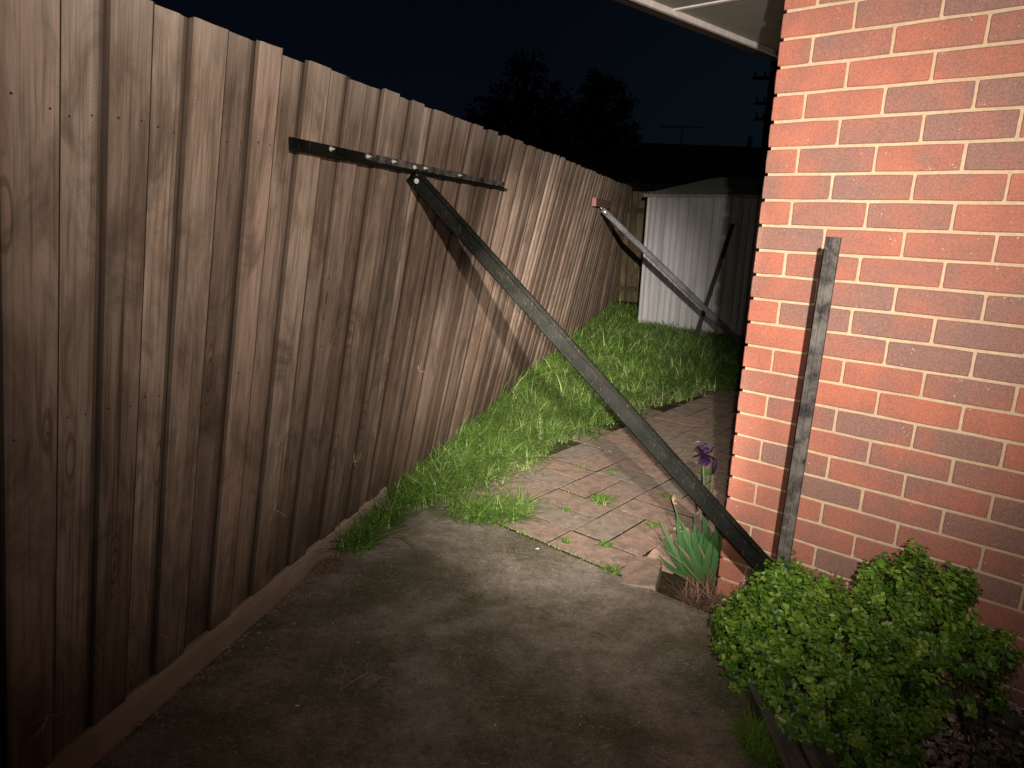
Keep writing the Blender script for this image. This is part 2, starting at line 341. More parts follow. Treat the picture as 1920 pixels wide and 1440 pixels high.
# ---------------------------------------------------------------- pavers in basket weave
pv = MB(); P_ = .372
def paver(j0, k0, j1, k1, rnd=None):
    g_ = .0035; dz = random.uniform(-.0020, .0012)
    c = [(j0+g_, k0+g_), (j1-g_, k0+g_), (j1-g_, k1-g_), (j0+g_, k1-g_)]
    tx, ty = random.uniform(-.0012, .0012), random.uniform(-.0012, .0012); q = .003
    m = (sum(a for a, b in c)/4, sum(b for a, b in c)/4); jit = [(random.uniform(-.002, .002), random.uniform(-.002, .002)) for _ in c]
    low = [JK(a+da, b+db, -.05) for (a, b), (da, db) in zip(c, jit)]
    mid = [JK(a+da, b+db, -.0045+dz + tx*np.sign(a-m[0]) + ty*np.sign(b-m[1])) for (a, b), (da, db) in zip(c, jit)]
    top = [JK(a+da - q*np.sign(a-m[0]), b+db - q*np.sign(b-m[1]), -.003+dz + tx*np.sign(a-m[0]) + ty*np.sign(b-m[1])) for (a, b), (da, db) in zip(c, jit)]
    b_ = len(pv.v); pv.v += [tuple(p) for p in low+mid+top]; r = random.random() if rnd is None else rnd
    fs = [(b_+8, b_+9, b_+10, b_+11)] + [(b_+i, b_+(i+1) % 4, b_+4+(i+1) % 4, b_+4+i) for i in range(4)] + [(b_+4+i, b_+4+(i+1) % 4, b_+8+(i+1) % 4, b_+8+i) for i in range(4)]
    for q_, f in enumerate(fs): pv.f.append(f); pv.r.append(r if q_ == 0 or q_ > 4 else -1.); pv.uv.append([(0, 0)]*4)
def hid(j, k):  # inside house or garden bed
    p = JK(j, k); d = p - CR
    if d.dot(WB) > -.03 and d.dot(WT) > -.0: return True
    return j > .60 and k < .60 and (j-.60) > (k-.22)*.30 and not (j < .75 and k < .2)
j = -.40
while j < 1.0:
    if j < .72: paver(j, .004, min(j+.372, .80), .2)
    j += .372
for bi in range(-2, 6):
    for bk in range(0, 9):
        j0, k0 = -.02 + P_*bi, .2 + P_*bk
        for q in (0, 1):
            r_ = (j0, k0 + q*P_/2, j0+P_, k0+(q+1)*P_/2) if (bi+bk) % 2 == 0 else (j0 + q*P_/2, k0, j0+(q+1)*P_/2, k0+P_)
            cj, ck = (r_[0]+r_[2])/2, (r_[1]+r_[3])/2
            if hid(cj, ck) or ck > 3.62: continue
            lim = float(np.interp(ck, [0, .6, 1.0, 1.4, 2.3, 3.1, 3.6], [-.3, -.45, -.55, -.5, -.55, -.45, -.35]))
            if cj < lim: continue
            paver(*r_)
pv.build('paved_path', PAVER, kind='structure')
m_ = MB(); m_.poly([JK(-.45, -.011, -.0085), JK(.60, -.011, -.0085), JK(.60, .2, -.0085), JK(.72, .55, -.0085), JK(.92, .62, -.0085), JK(.95, 3.6, -.0085), JK(-.40, 3.6, -.0085), JK(-.52, 2.3, -.0085), JK(-.52, 1.0, -.0085)])
m_.build('path', SOIL, kind='structure')

# ================================================================ brick house
HO = CR.copy()
house = empty('brick_house', HO, label='red brick house with cream mortar joints and a pale eave', cat='house')
Z0 = 1.45+.6878
bw = MB()
def brick(o, ax, an, L, z0, hh, rnd, depth=.09):
    """bevelled brick; o = left bottom front corner at the wall face, ax along the wall, an outwards"""
    q = .0032; pr = random.uniform(-.0012, .0012)
    def jv(): return random.uniform(-.0007, .0007)
    O = o + an*pr
    def P(x, n_, z): return O + ax*(x+jv()) + an*n_ + UP*(z+jv())
    # front ring and bevel ring with an extra mid vertex so that edges wander
    xs_ = [0, L*.33, L*.67, L]; ring = []
    outer = [(x, 0) for x in xs_] + [(L, hh*.12), (L, hh*.5), (L, hh*.88)] + [(x, hh) for x in reversed(xs_)] + [(0, hh*.88), (0, hh*.5), (0, hh*.12)]
    inner = []
    for x, z in outer:
        inner.append((min(max(x, q), L-q), min(max(z, q), hh-q)))
    b = len(bw.v); m = len(outer)
    # rounded corners: pull the four corner vertices in
    out2 = []
    for x, z in outer:
        if x in (0, L) and z in (0, hh): out2.append((x + (q*.5 if x == 0 else -q*.5), z + (q*.35 if z == 0 else -q*.35)))
        else: out2.append((x, z))
    ring = [(jv(), jv()) for _ in outer]
    for (x, z), (a, c_) in zip(out2, ring): bw.v.append(tuple(O + ax*(x+a) + an*(-depth) + UP*(z+c_)))
    for (x, z), (a, c_) in zip(out2, ring): bw.v.append(tuple(O + ax*(x+a) + an*(-q) + UP*(z+c_)))
    for (x, z), (a, c_) in zip(inner, ring): bw.v.append(tuple(O + ax*(x+a) + an*0 + UP*(z+c_)))
    for i in range(m):
        k = (i+1) % m
        for s0 in (0, m):
            bw.f.append((b+s0+i, b+s0+k, b+s0+m+k, b+s0+m+i)); bw.r.append(rnd); bw.uv.append([(0, 0)]*4)
    bw.f.append(tuple(b+2*m+i for i in range(m))); bw.r.append(rnd); bw.uv.append([(0, 0)]*m)
seq = {}
def brnd():
    r = random.random()
    return random.gauss(.32, .08) if r < .30 else (random.gauss(.52, .09) if r < .6 else random.gauss(.80, .09))
FLEN, SLEN = 4.2, 5.4
for k in range(-5, 26):
    zb = Z0 - .086*(k+1) + .0042; hh = .0775
    # front wall, first brick wraps the corner
    s0 = 0.; first = .230 if k % 2 == 0 else .110; x = 0.; off = -.013 if True else 0
    L = first + off*.5; cr_ = brnd()
    if k % 2: cr_ = random.gauss(.30, .12)
    i = 0
    while x < FLEN:
        rr = cr_ if i == 0 else brnd()
        brick(HO + WT*x + UP*zb, WT, WN, L, zb, hh, rr, .108 if i == 0 else .09)
        x += L + .0085 + random.uniform(-.001, .001); L = .2315; i += 1
    # side wall going away (outward normal is -WT); corner return is the end of the front brick
    x = .112 if k % 2 == 0 else .0; i = 0
    L = .230
    if k % 2: x = .112
    x = .120 if k % 2 == 0 else .0
    if k % 2:
        # the long return of the corner header brick
        brick(HO + WB*.230 + UP*zb, -WB, -WT, .230-.109, zb, hh, cr_); x = .240
    while x < SLEN:
        brick(HO + WB*(x+.230) + UP*zb, -WB, -WT, .230, zb, hh, brnd()); x += .240
bw.build('brickwork', BRICK, house)
mo = MB()
MT = Z0 + .086*5
def mortar_sheet(o, ax, an, L, z0, z1, nx, nz):
    b = len(mo.v)
    for i in range(nx+1):
        for k_ in range(nz+1):
            x = L*i/nx; z = z0+(z1-z0)*k_/nz; nn = mnoise.noise(Vector((x*60, z*60, an[0]*9)))*.0010
            mo.v.append(tuple(o + ax*x + UP*z + an*nn))
    for i in range(nx):
        for k_ in range(nz):
            a = b+i*(nz+1)+k_; mo.f.append((a, a+nz+1, a+nz+2, a+1)); mo.r.append(0.); mo.uv.append([(0, 0)]*4)
mortar_sheet(HO + WN*(-.0042) + WT*.012, WT, WN, FLEN, -.1, MT, 220, 130)
mortar_sheet(HO - WT*(-.0125) + WB*.0042, WB, -WT, SLEN, -.1, MT, 120, 60)
mo.build('mortar', MORTAR, house, smooth=True)
# solid core behind the face bricks so that no light leaks
co = MB(); co.box(HO + WT*.10 + WB*.10 - UP*.1, WT*(FLEN), WB*SLEN, UP*(MT+.1)); co.build('inner_wall', MORTAR, house)
# eave: soffit, cover strips, fascia, gutter, roof
ZS = 2.50; OV = .92
E0 = HO - WT*OV + WN*.62           # outer corner of the eave
# fascia line runs roughly with the hidden side wall
fa, fb = Vector((.447-.60*.7193, 3.551-.60*.6947, ZS)), Vector((.447+7.5*.7193, 3.551+7.5*.6947, ZS))
fd = (fb-fa).normalized(); fin = Vector((fd[1], -fd[0], 0))          # towards the house
so = MB(); fl = (fb-fa).length
w0 = (HO + WT*FLEN) ; inner_a = Vector((w0[0], w0[1], ZS)) + WN*.25; inner_b = inner_a + WB*6.0
f0 = Vector((HO[0], HO[1], ZS)) + WN*.25
# front edge of the soffit: where the fascia line meets the front eave line
t_ = (f0 - fa).dot(WB) / fd.dot(WB); fc = fa + fd*t_
so.box(fc, inner_a - fc, (fb - fc), UP*.012)
so.build('soffit', SOFFIT, house)
cs = MB()
for dist_ in (.42, 1.62, 2.82, 4.02):
    p = Vector((.447, 3.551, ZS)) + fd*(dist_+.0)
    cs.box(p - UP*.007, WT*1.3, fd*.028, UP*.007)
cs.build('cover_strip', WHITE, house)
fs = MB(); fs.box(fc - fin*.02 - UP*.028, fd*(fb-fc).length, fin*.02, UP*.18); fs.build('fascia', WHITE, house)
gu = MB(); gu.prism([(0, .02), (-.07, .02), (-.08, .09), (-.074, .09), (-.066, .03), (-.004, .03), (-.004, .02)], fc - fin*.021 - UP*.036, fin, UP, fd*(fb-fc).length)
gu.prism([(0, .008), (-.06, .008), (-.07, .02), (0, .02)], fc - fin*.021 - UP*.036, fin, UP, fd*(fb-fc).length)
gu.build('gutter', DARKRED, house)
rf = MB(); hgt = 1.6
A_, B_, C_, D_ = fc + UP*.16 - fin*.1, fb + UP*.16 - fin*.1, inner_b + UP*.16, inner_a + UP*.16
rd1, rd2 = (A_+D_)/2 + WB*2 + UP*hgt, (B_+C_)/2 - WB*1 + UP*hgt
for pl in ((A_, D_, rd1), (A_, rd1, rd2, B_), (D_, C_, rd2, rd1), (B_, rd2, C_)): rf.poly(pl)
for p1, p2 in ((A_, D_),): rf.box(p1 - UP*.16, (p2-p1), WB*.03, UP*.16)
rf.build('roof', TILE, house)

# ================================================================ paling fences
def paling_fence(name, label, Ffun, u0, u1, top, mat, seed, nails=True, over_at=None, base=.10, plinth=True, rails_front=False):
    rs = random.Random(seed)
    root = empty(name, Ffun(u0, 0), label=label, cat='fence')
    pal = MB(); nl = MB()
    def board(ua, ub, o0, th, rnd, zt, zb, tw, tap=0.):
        m_ = 4 if ub < 4 else 2
        for s_ in range(1):
            H_ = [zb, zt]
            bend = rs.uniform(-.004, .004)
            rows = 7 if ub < 5 else 3
            prev = None; cup = rs.uniform(-.003, .003)
            q = .003 if o0 == 0. else .0048
            b = len(pal.v)
            e0_ = th*(tap if tap else 1.); prof = [(ua, 0), (ua, e0_-q*.6), (ua+q*1.6, e0_), ((ua+ub)/2, (e0_+th)/2+cup), (ub-q, th), (ub, th-(q if o0 == 0. else .0012)), (ub, 0)]
            if o0 == 0.: prof[4:4] = [(ub-.052, th), (ub-.038, th), (ub-.028, th)]
            np_ = len(prof)
            for i in range(rows):
                f_ = i/(rows-1); h = zb+(zt-zb)*f_; sh = bend*math.sin(f_*3.14) + tw*(f_-.5)
                for (uu, oo) in prof: 
                    ht = h + (rs.uniform(-.002, .002) if i == rows-1 else 0)
                    pal.v.append(tuple(Ffun(uu+sh, ht, o0+oo)))
            for i in range(rows-1):
                for a in range(np_-1):
                    pal.f.append((b+i*np_+a+1, b+i*np_+a, b+(i+1)*np_+a, b+(i+1)*np_+a+1))
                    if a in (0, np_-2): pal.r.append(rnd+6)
                    elif a == np_-3: pal.r.append(rnd + (6 if o0 == 0. else 8))  # far edge painted near black, standing in for the shaded gap between boards
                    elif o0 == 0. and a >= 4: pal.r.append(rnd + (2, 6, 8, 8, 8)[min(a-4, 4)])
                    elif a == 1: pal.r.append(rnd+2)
                    else: pal.r.append(rnd)
                    x0, x1 = prof[a][0]-ua + rnd*7, prof[a+1][0]-ua + rnd*7; h0, h1 = zb+(zt-zb)*i/(rows-1), zb+(zt-zb)*(i+1)/(rows-1)
                    pal.uv.append([(x1, h0), (x0, h0), (x0, h1), (x1, h1)])
                k_ = (b+i*np_, b+i*np_+np_-1, b+(i+1)*np_+np_-1, b+(i+1)*np_); pal.f.append(k_); pal.r.append(rnd); pal.uv.append([(rnd*7, 0), (rnd*7+.1, 0), (rnd*7+.1, .3), (rnd*7, .3)])
            pal.f.append(tuple(b+(rows-1)*np_+a for a in reversed(range(np_)))); pal.r.append(rnd); pal.uv.append([(rnd*7+prof[a][0]-ua, 1.8+prof[a][1]) for a in reversed(range(np_))])
            pal.f.append(tuple(b+a for a in range(np_))); pal.r.append(rnd); pal.uv.append([(rnd*7, 0)]*np_)
    u = u0; i = 0; known = list(over_at or [])
    while u < u1:
        if known:
            if i < len(known): ua, w_ = known[i]
            else: ua = known[-1][0] + .222*(i-len(known)+1) if False else u; w_ = rs.uniform(.094, .126)
        else: ua, w_ = u, rs.uniform(.094, .126)
        if i < len(known): u = ua
        nxt = known[i+1][0] if i+1 < len(known) else u + rs.uniform(.205, .232)
        # over board
        t_ = float(top(u)) + rs.uniform(-.006, .007)
        tw = rs.uniform(-.004, .004)
        board(u, u+w_, .0125, .015, rs.random(), t_, (base if u < 1.65 else -.02) + rs.uniform(-.004, .006), tw, rs.uniform(.8, 1.))
        # under board spans the gap to the next one
        board(u+w_-.022, nxt+.02, .0, .0125, rs.random(), float(top(u)) + rs.uniform(-.008, .004), (base if u < 1.65 else -.02) + rs.uniform(-.012, .004), rs.uniform(-.002, .002))
        if nails and u < 6:
            for hh_ in (.32, .98, 1.62):
                for du in (.022, w_-.022, w_+.035, (nxt-u)-.03):
                    oo = .0125+.015*.96 if du < w_ else .0124
                    p = Ffun(u+du+rs.uniform(-.004, .004), hh_ + rs.uniform(-.012, .012), oo+.0006)
                    nl.tube([p - FN3*.003, p + FN3*.0004], .0024, 6)
        u = nxt; i += 1
    pal.build('paling_panel', mat, root)
    if nails: nl.build('nail', mat_plain('rusty_nail', (.035, .02, .015), .7), root, kind='stuff')
    ra = MB()
    for hh_ in (.32, .98, 1.62):
        uu = u0
        while uu < u1:
            vv = min(uu+2.4, u1); oo = -.05 if not rails_front else .033
            P = [Ffun(uu, hh_-.04, oo), Ffun(vv, hh_-.04, oo), Ffun(vv, hh_-.04, oo+.048), Ffun(uu, hh_-.04, oo+.048)]
            ra.quad_box(P + [p + UP*.08 for p in P], rs.random(), [(0, 0), (2.4, 0), (2.4, .05), (0, .05), (0, .08), (2.4, .08), (2.4, .13), (0, .13)]); uu = vv
    ra.build('rail', mat, root)
    uu = u0
    while uu < u1 + .1:
        po = MB(); P = [Ffun(uu-.06, -.1, -.15), Ffun(uu+.06, -.1, -.15), Ffun(uu+.06, -.1, -.051), Ffun(uu-.06, -.1, -.051)]
        Q = [Ffun(uu-.06, 1.75, -.15), Ffun(uu+.06, 1.75, -.15), Ffun(uu+.06, 1.75, -.051), Ffun(uu-.06, 1.75, -.051)]
        po.quad_box(P+Q, rs.random(), [(0, 0), (.1, 0), (.2, 0), (.3, 0), (0, 1.8), (.1, 1.8), (.2, 1.8), (.3, 1.8)]); po.build('post', mat, root); uu += 2.4
    if plinth:
        pb = MB(); L = 1.2; uu = u0; prof = [(-.002, -.04), (.034, -.04), (.0365, .07), (.034, .094), (.028, .0985), (-.002, .0985)]
        u1 = min(u1, 1.75); n = int((u1-u0)/.12); b = len(pb.v); m = len(prof)
        for i in range(n+1):
            q = u0 + (u1-u0)*i/n; w1 = .003*mnoise.noise(Vector((q*3, 1, 1))); w2 = .006*mnoise.noise(Vector((q*5, 7, 1)))
            for oo, hz in prof:
                p = B0 + FD*q + FN*(oo + w1 + .012) if Ffun is F else None
                p = Vector((p[0], p[1], hz + (w2 if hz > 0 else 0))) if p is not None else Ffun(q, max(hz, -.04), oo)
                pb.v.append(tuple(p))
        for i in range(n):
            for a in range(m-1):
                pb.f.append((b+i*m+a, b+(i+1)*m+a, b+(i+1)*m+a+1, b+i*m+a+1)); pb.r.append(.37)
                y0, y1 = u0+(u1-u0)*i/n, u0+(u1-u0)*(i+1)/n; pb.uv.append([(a*.03, y0+9), (a*.03, y1+9), (a*.03+.03, y1+9), (a*.03+.03, y0+9)])
        pb.build('plinth_board', PLINTH, root)
    return root
over = [(-.25, .118), (-.017, .105), (.203, .115), (.439, .095), (.659, .118), (.900, .104)]
o2 = [(-1.60+.222*i, .11) for i in range(6)]
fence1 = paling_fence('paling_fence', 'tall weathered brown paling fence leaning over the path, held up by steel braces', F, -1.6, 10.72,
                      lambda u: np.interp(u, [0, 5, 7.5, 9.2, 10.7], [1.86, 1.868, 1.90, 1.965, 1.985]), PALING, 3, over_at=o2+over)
BF0 = F(10.76, 0, .02); BFD = Vector((.966, -.259, 0))
def F2(u, h, out=0.): p = BF0 + BFD*u + Vector((-.259, -.966, 0))*out; return Vector((p[0], p[1], h))
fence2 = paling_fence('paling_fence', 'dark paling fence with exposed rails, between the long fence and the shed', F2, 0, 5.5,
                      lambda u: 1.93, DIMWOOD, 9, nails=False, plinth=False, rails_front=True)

# ================================================================ steel rail, braces, posts
def channel(mb, a, b, wdir, w, d, q=.006):
    """chamfered hollow-looking section from a to b, w wide along wdir, d deep"""
    a, b, wdir = Vector(a), Vector(b), Vector(wdir); ax = (b-a).normalized(); wd = (wdir - ax*wdir.dot(ax)).normalized(); dd = ax.cross(wd)
    t = .004; lip = .012
    prof = [(-w/2+q, 0), (-w/2, q), (-w/2, d-q), (-w/2+q, d), (-w/2+lip, d), (-w/2+lip, d-t), (-w/2+t, d-t), (-w/2+t, t), (w/2-t, t), (w/2-t, d-t), (w/2-lip, d-t), (w/2-lip, d), (w/2-q, d), (w/2, d-q), (w/2, q), (w/2-q, 0)]
    mb.prism(prof, a, wd, dd, b-a); return wd, dd, ax
def bolt(parent, p, n_, r=.011, mat=None):
    m = MB(); p, n_ = Vector(p), Vector(n_).normalized()
    m.tube([p, p+n_*.003], r*1.25, 12); m.tube([p+n_*.003, p+n_*.010], r*.85, 6); m.tube([p+n_*.010, p+n_*.016], r*.4, 8)
    return m.build('bolt', mat or BOLT, parent)
ru0, ru1, rh0, rh1 = .59, 2.57, 1.632, 1.613
rail = empty('steel_rail', F(ru0, rh0, .04), label='olive steel rail bolted along the upper fence palings', cat='rail')
rm = MB(); a, b = F(ru0, rh0-.002, .034), F(ru1, rh1-.002, .034)
axr = (b-a).normalized()
prof = [(0, -.019), (.026, -.019), (.029, -.017), (.029, -.014), (.026, -.012), (.008, -.012), (.006, -.010), (.006, .017), (.004, .019), (0, .019)]
rm.prism(prof, a, FN3, UP, b-a); rm.build('rail_bar', OLIVE, rail)
rc = MB(); a2, b2 = F(1.02, rh0-.004+.002, .0405), F(2.56, rh1+.002, .0405)
rc.prism([(0, -.009), (.004, -.009), (.005, .010), (.004, .0165), (0, .0165)], a2, FN3, UP, b2-a2); rc.build('splice_plate', DARKST, rail)
for uu in (.80, 1.03, 1.22, 1.50, 1.88):
    t = (uu-ru0)/(ru1-ru0); bolt(rail, F(uu, rh0+(rh1-rh0)*t+.006, .0400 if uu < 1 else .0460), FN3, .0062)
for i, uu in enumerate((.92, 1.14, 1.33, 1.42, 1.58, 1.66, 1.74, 1.80)):
    pass
# long brace across the path
T1 = F(1.405, 1.575, .075); B1 = Vector((.885, 2.125, .325))
br = empty('steel_brace', B1, label='long olive steel brace slanting from the fence rail down to the shrub', cat='brace')
m = MB(); ax = (B1-T1).normalized(); wd = ax.cross(FD3).normalized()
wv, dv, _ = channel(m, T1 - ax*.03, B1, wd, .064, .028); m.build('channel_bar', OLIVE, br, bevel=.0015)
nrm = -FD3; 
face = T1 + ax*.005
bolt(br, face + (-dv if dv.dot(nrm) < 0 else dv)*0 + nrm*(.0005 if dv.dot(nrm) < 0 else .0285), nrm, .008)
m = MB(); m.tube([T1 + Vector((0, 0, .02)) - FD3*.0 + FN3*.0, T1 + UP*.055 - FN3*.02], .007, 8); m.build('hinge_bolt', BOLT, br)
# upright stake in front of the brick wall
def upright(name, label, base, top, wdir, ndir, group=None, mat=DARKST, w=.040, d=.026):
    root = empty(name, base, label=label, cat='steel post', group=group)
    m = MB(); base, top = Vector(base), Vector(top)
    m.prism([(-w/2, 0), (-w/2+.015, 0), (-w/2+.0165, .004), (-w/2+.018, 0), (w/2, 0), (w/2, d*.55), (w/2-.003, d*.55), (w/2-.003, .003), (-w/2+.003, .003), (-w/2+.003, d), (-w/2, d)], base, wdir, ndir, top-base)
    m.build('post_bar', mat, root, bevel=.001); return root
pc_t = Vector((.928, 2.073, 1.424)); pc_b = Vector((.912, 2.087, -.05))
upright('steel_post', 'dark upright steel post standing in the shrub before the brick wall', pc_b, pc_t, WT, WB)
# far timber plate, brace and stake
pl = MB(); P = [F(5.66, 1.575, .033), F(7.0, 1.575, .033), F(7.0, 1.575, .075), F(5.66, 1.575, .075)]
pl.quad_box(P + [p+UP*.082 for p in P]); o = pl.build('timber_plate', RUST, bevel=.003, label='short reddish timber plate fixed near the far end of the fence', cat='plate')
T2 = F(6.18, 1.555, .085); q = B0 + FD*6.45 + FN*2.05; B2 = Vector((q[0], q[1], .13))
br2 = empty('steel_brace', B2, label='grey steel brace slanting from the timber plate across the shed front', cat='brace')
m = MB(); ax2 = (B2-T2).normalized(); _, dv2, _ = channel(m, T2, B2, ax2.cross(FD3).normalized(), .060, .03); m.build('channel_bar', GALV, br2, bevel=.0015)
bolt(br2, T2 + ax2*.04 + nrm*(.0005 if dv2.dot(nrm) < 0 else .0305), nrm, .009)
m = MB(); m.tube([T2 + UP*.0 - ax2*.01, T2 + UP*.03 - FN3*.03], .01, 8); m.build('hinge_bolt', BOLT, br2)

# ================================================================ garden shed
def mat_shed():
    s = NT('ribbed_shed_steel', .38, .6, .35); v = s.coord(); n = s.noise(s.coord(scale=(8, 8, .6)), 2., 4); n2 = s.noise(v, 2.2, 3)
    c = s.mix(s.ramp(n, [(.3, 0.), (.75, 1.)]), (.32, .31, .31), (.46, .45, .45)); c = s.mix(s.ramp(n2, [(.5, 0.), (.8, .4)]), c, (.28, .24, .20)); s.col(c); return s.m
SHEDM = mat_shed()
SHEDR = mat_plain('shed_roof_steel', (.20, .19, .15), .5)
SO = Vector((1.80, 9.86, 0)); sw_, sdp = 1.75, 2.1
shed = empty('garden_shed', SO, label='small pale ribbed metal shed at the end of the path', cat='shed')
def ribbed(o, ax, an, L, z0, z1f, period=.0, mat=None, name='wall'):
    """pan profile: groups of narrow ribs between flat pans"""
    m = MB(); xs_ = [0.]; ns = [0.]; x = 0.
    pat = [(.030, 0), (.022, .028), (.018, .028), (.022, 0)]
    while x < L-.36:
        for rpt in range(2):
            for dx, nn in pat: x += dx; xs_.append(x); ns.append(nn)
        x += .085; xs_.append(x); ns.append(0.)
        x += .028; xs_.append(x); ns.append(.036); x += .020; xs_.append(x); ns.append(.036); x += .028; xs_.append(x); ns.append(0)
    xs_.append(L); ns.append(0)
    b = len(m.v)
    for x_, nn in zip(xs_, ns):
        for z in (z0, z1f(x_)): m.v.append(tuple(o + ax*x_ + an*nn + UP*z))
    for i in range(len(xs_)-1):
        m.f.append((b+2*i, b+2*i+2, b+2*i+3, b+2*i+1)); m.r.append(0.); m.uv.append([(0, 0)]*4)
    return m.build(name, mat, shed)
SZ = 1.80; slope = .16
ribbed(SO, WT, WN, sw_, .02, lambda x: SZ, mat=SHEDM)
ribbed(SO + WB*sdp, -WB, -WT, sdp, .02, lambda x: SZ + slope*(sdp-x), mat=SHEDM)
ribbed(SO + WT*sw_, WB, WT, sdp, .02, lambda x: SZ + slope*x, mat=SHEDM)
ribbed(SO + WT*sw_ + WB*sdp, -WT, WB, sw_, .02, lambda x: SZ + slope*sdp, mat=SHEDM)
m = MB(); x = -.04; ro = SO - WB*.05 + UP*(SZ+.012)
while x < sw_+.03:
    a_ = ro + WT*x; dirr = (WB + UP*slope)*(sdp+.1)
    m.poly([a_, a_+WT*.07, a_+WT*.07+dirr, a_+dirr])
    m.poly([a_+WT*.07, a_+WT*.08+UP*.015, a_+WT*.08+UP*.015+dirr, a_+WT*.07+dirr]); m.poly([a_+WT*.08+UP*.015, a_+WT*.09, a_+WT*.09+dirr, a_+WT*.08+UP*.015+dirr]); x += .09
m.build('roof', SHEDR, shed)
m = MB(); m.box(SO - WT*.05 - WB*.062 + UP*(SZ-.025), WT*(sw_+.10), WB*.014, UP*.040); m.box(SO - WT*.055 - WB*.05 + UP*(SZ-.02), WB*sdp + UP*slope*sdp, WT*.012, UP*.04); m.build('roof_trim', SHEDR, shed)
m = MB(); m.box(SO - WT*.004 - WB*.016, WT*sw_, WB*.014, UP*.03); m.box(SO - WT*.012 - WB*.016, WT*.010, WB*.03, UP*(SZ-.03)); m.build('corner_trim', SHEDM, shed)
# leaning dark stake before the shed
stb, stt = Vector((2.245, 8.50, -.03)), Vector((2.70, 8.90, 1.46))
upright('steel_stake', 'thin dark stake leaning in front of the shed', stb, stt, WT, WB, mat=mat_plain('black_rusty_steel', (.03, .022, .018), .7), w=.05, d=.04)

# ================================================================ timber edging and edging bricks
def sleeper(name, label, p0, p1, w, h, z0=.0, curve=0.):
    m = MB(); n = 14; b = 0; side = Vector((p1[1]-p0[1], -(p1[0]-p0[0]), 0)).normalized()
    prof = [(0, -.06), (w, -.06), (w, h-.006), (w-.006, h), (.006, h), (0, h-.006)]
    for i in range(n+1):
        t = i/n; p = Vector(p0).lerp(Vector(p1), t) + side*curve*math.sin(t*3.14)
        for x, z in prof:
            jj = .004*mnoise.noise(Vector((p[0]*30+x*50, p[1]*30, z*40))); m.v.append(tuple(p + side*(x+jj) + UP*(z+z0+jj)))
    mm = len(prof)
    for i in range(n):
        for a in range(mm):
            k = (a+1) % mm; m.f.append((i*mm+a, i*mm+k, (i+1)*mm+k, (i+1)*mm+a)); m.r.append(0.); m.uv.append([(0, 0)]*4)
    m.f.append(tuple(range(mm))); m.r.append(0.); m.uv.append([(0, 0)]*mm); m.f.append(tuple(n*mm+a for a in reversed(range(mm)))); m.r.append(0.); m.uv.append([(0, 0)]*mm)
    return m.build(name, SLEEPER, label=label, cat='timber edging')
sleeper('timber_edging', 'inner weathered timber edging board hard against the concrete', (.784, 1.94, 0), (.735, .6, 0), -.052, .045)
sleeper('timber_edging', 'wider timber edging board on the shrub side', (.845, 1.93, 0), (.820, .6, 0), -.062, .06)
sleeper('timber_edging', 'low timber edging board by the brick wall among the mulch', (1.30, 2.02, 0), (2.25, 1.12, 0), .025, .055)

def loose_brick(label, c, ax, tilt_axis, tilt, size=(.23, .11, .076)):
    m = MB(); L, w, h = size; q = .006
    ax = Vector(ax).normalized(); ay = UP.cross(ax); M = Matrix.Rotation(tilt, 3, Vector(tilt_axis))
    X, Y, Z = M@ax, M@ay, M@UP; c = Vector(c)
    prof = [(-w/2+q, 0), (w/2-q, 0), (w/2, q), (w/2, h-q), (w/2-q, h), (-w/2+q, h), (-w/2, h-q), (-w/2, q)]
    m.prism(prof, c - X*L/2, Y, Z, X*L, .25)
    return m.build('edging_brick', PAVER, label=label, cat='brick', group='bricks edging the iris bed')
ed = JK(.62, .30) ; 
loose_brick('tilted red edging brick left of the iris leaves', (.735, 2.865, -.040), (.55, .83, 0), (.55, .83, 0), R(30), (.26, .13, .08))
loose_brick('dark flat edging brick at the corner of the concrete, below the tilted one', (.585, 2.66, -.062), (.30, .95, 0), (.30, .95, 0), R(-7), (.26, .15, .07))
loose_brick('edging brick behind the iris leaves under the brace', (.93, 3.10, -.045), (.55, .83, 0), (.55, .83, 0), R(24), (.24, .12, .08))
loose_brick('half hidden edging brick where the brace passes the house corner', (1.07, 3.36, -.035), (.5, .86, 0), (.5, .86, 0), R(22), (.24, .12, .08))

# ================================================================ vegetation
def blades(pts, hgt, wid, lean, rs, seg=3):
    """pts (N,3) -> curved grass blades; returns verts, faces"""
    N = len(pts); az = rs.uniform(0, 2*np.pi, N); d = np.stack([np.cos(az), np.sin(az), np.zeros(N)], 1)
    fa = az + np.pi/2 + rs.uniform(-.6, .6, N); s = np.stack([np.cos(fa), np.sin(fa), np.zeros(N)], 1)
    V = []; 
    for i in range(seg+1):
        t = i/seg; c = pts + d*(lean*hgt*t**1.8)[:, None]; c = c.copy(); c[:, 2] += hgt*t*(1-.35*np.minimum(lean, 1.3)*t)
        w = wid*(1-t**1.6)*.5 + .00015
        V.append(c - s*w[:, None]); V.append(c + s*w[:, None])
    V = np.stack(V, 1); m = 2*(seg+1); base = (np.arange(N)*m)[:, None]
    Fc = np.concatenate([base + np.array([[2*i, 2*i+1, 2*i+3, 2*i+2]]) for i in range(seg)], 0)
    order = np.tile(np.arange(N), seg)
    return V.reshape(-1, 3), Fc, order
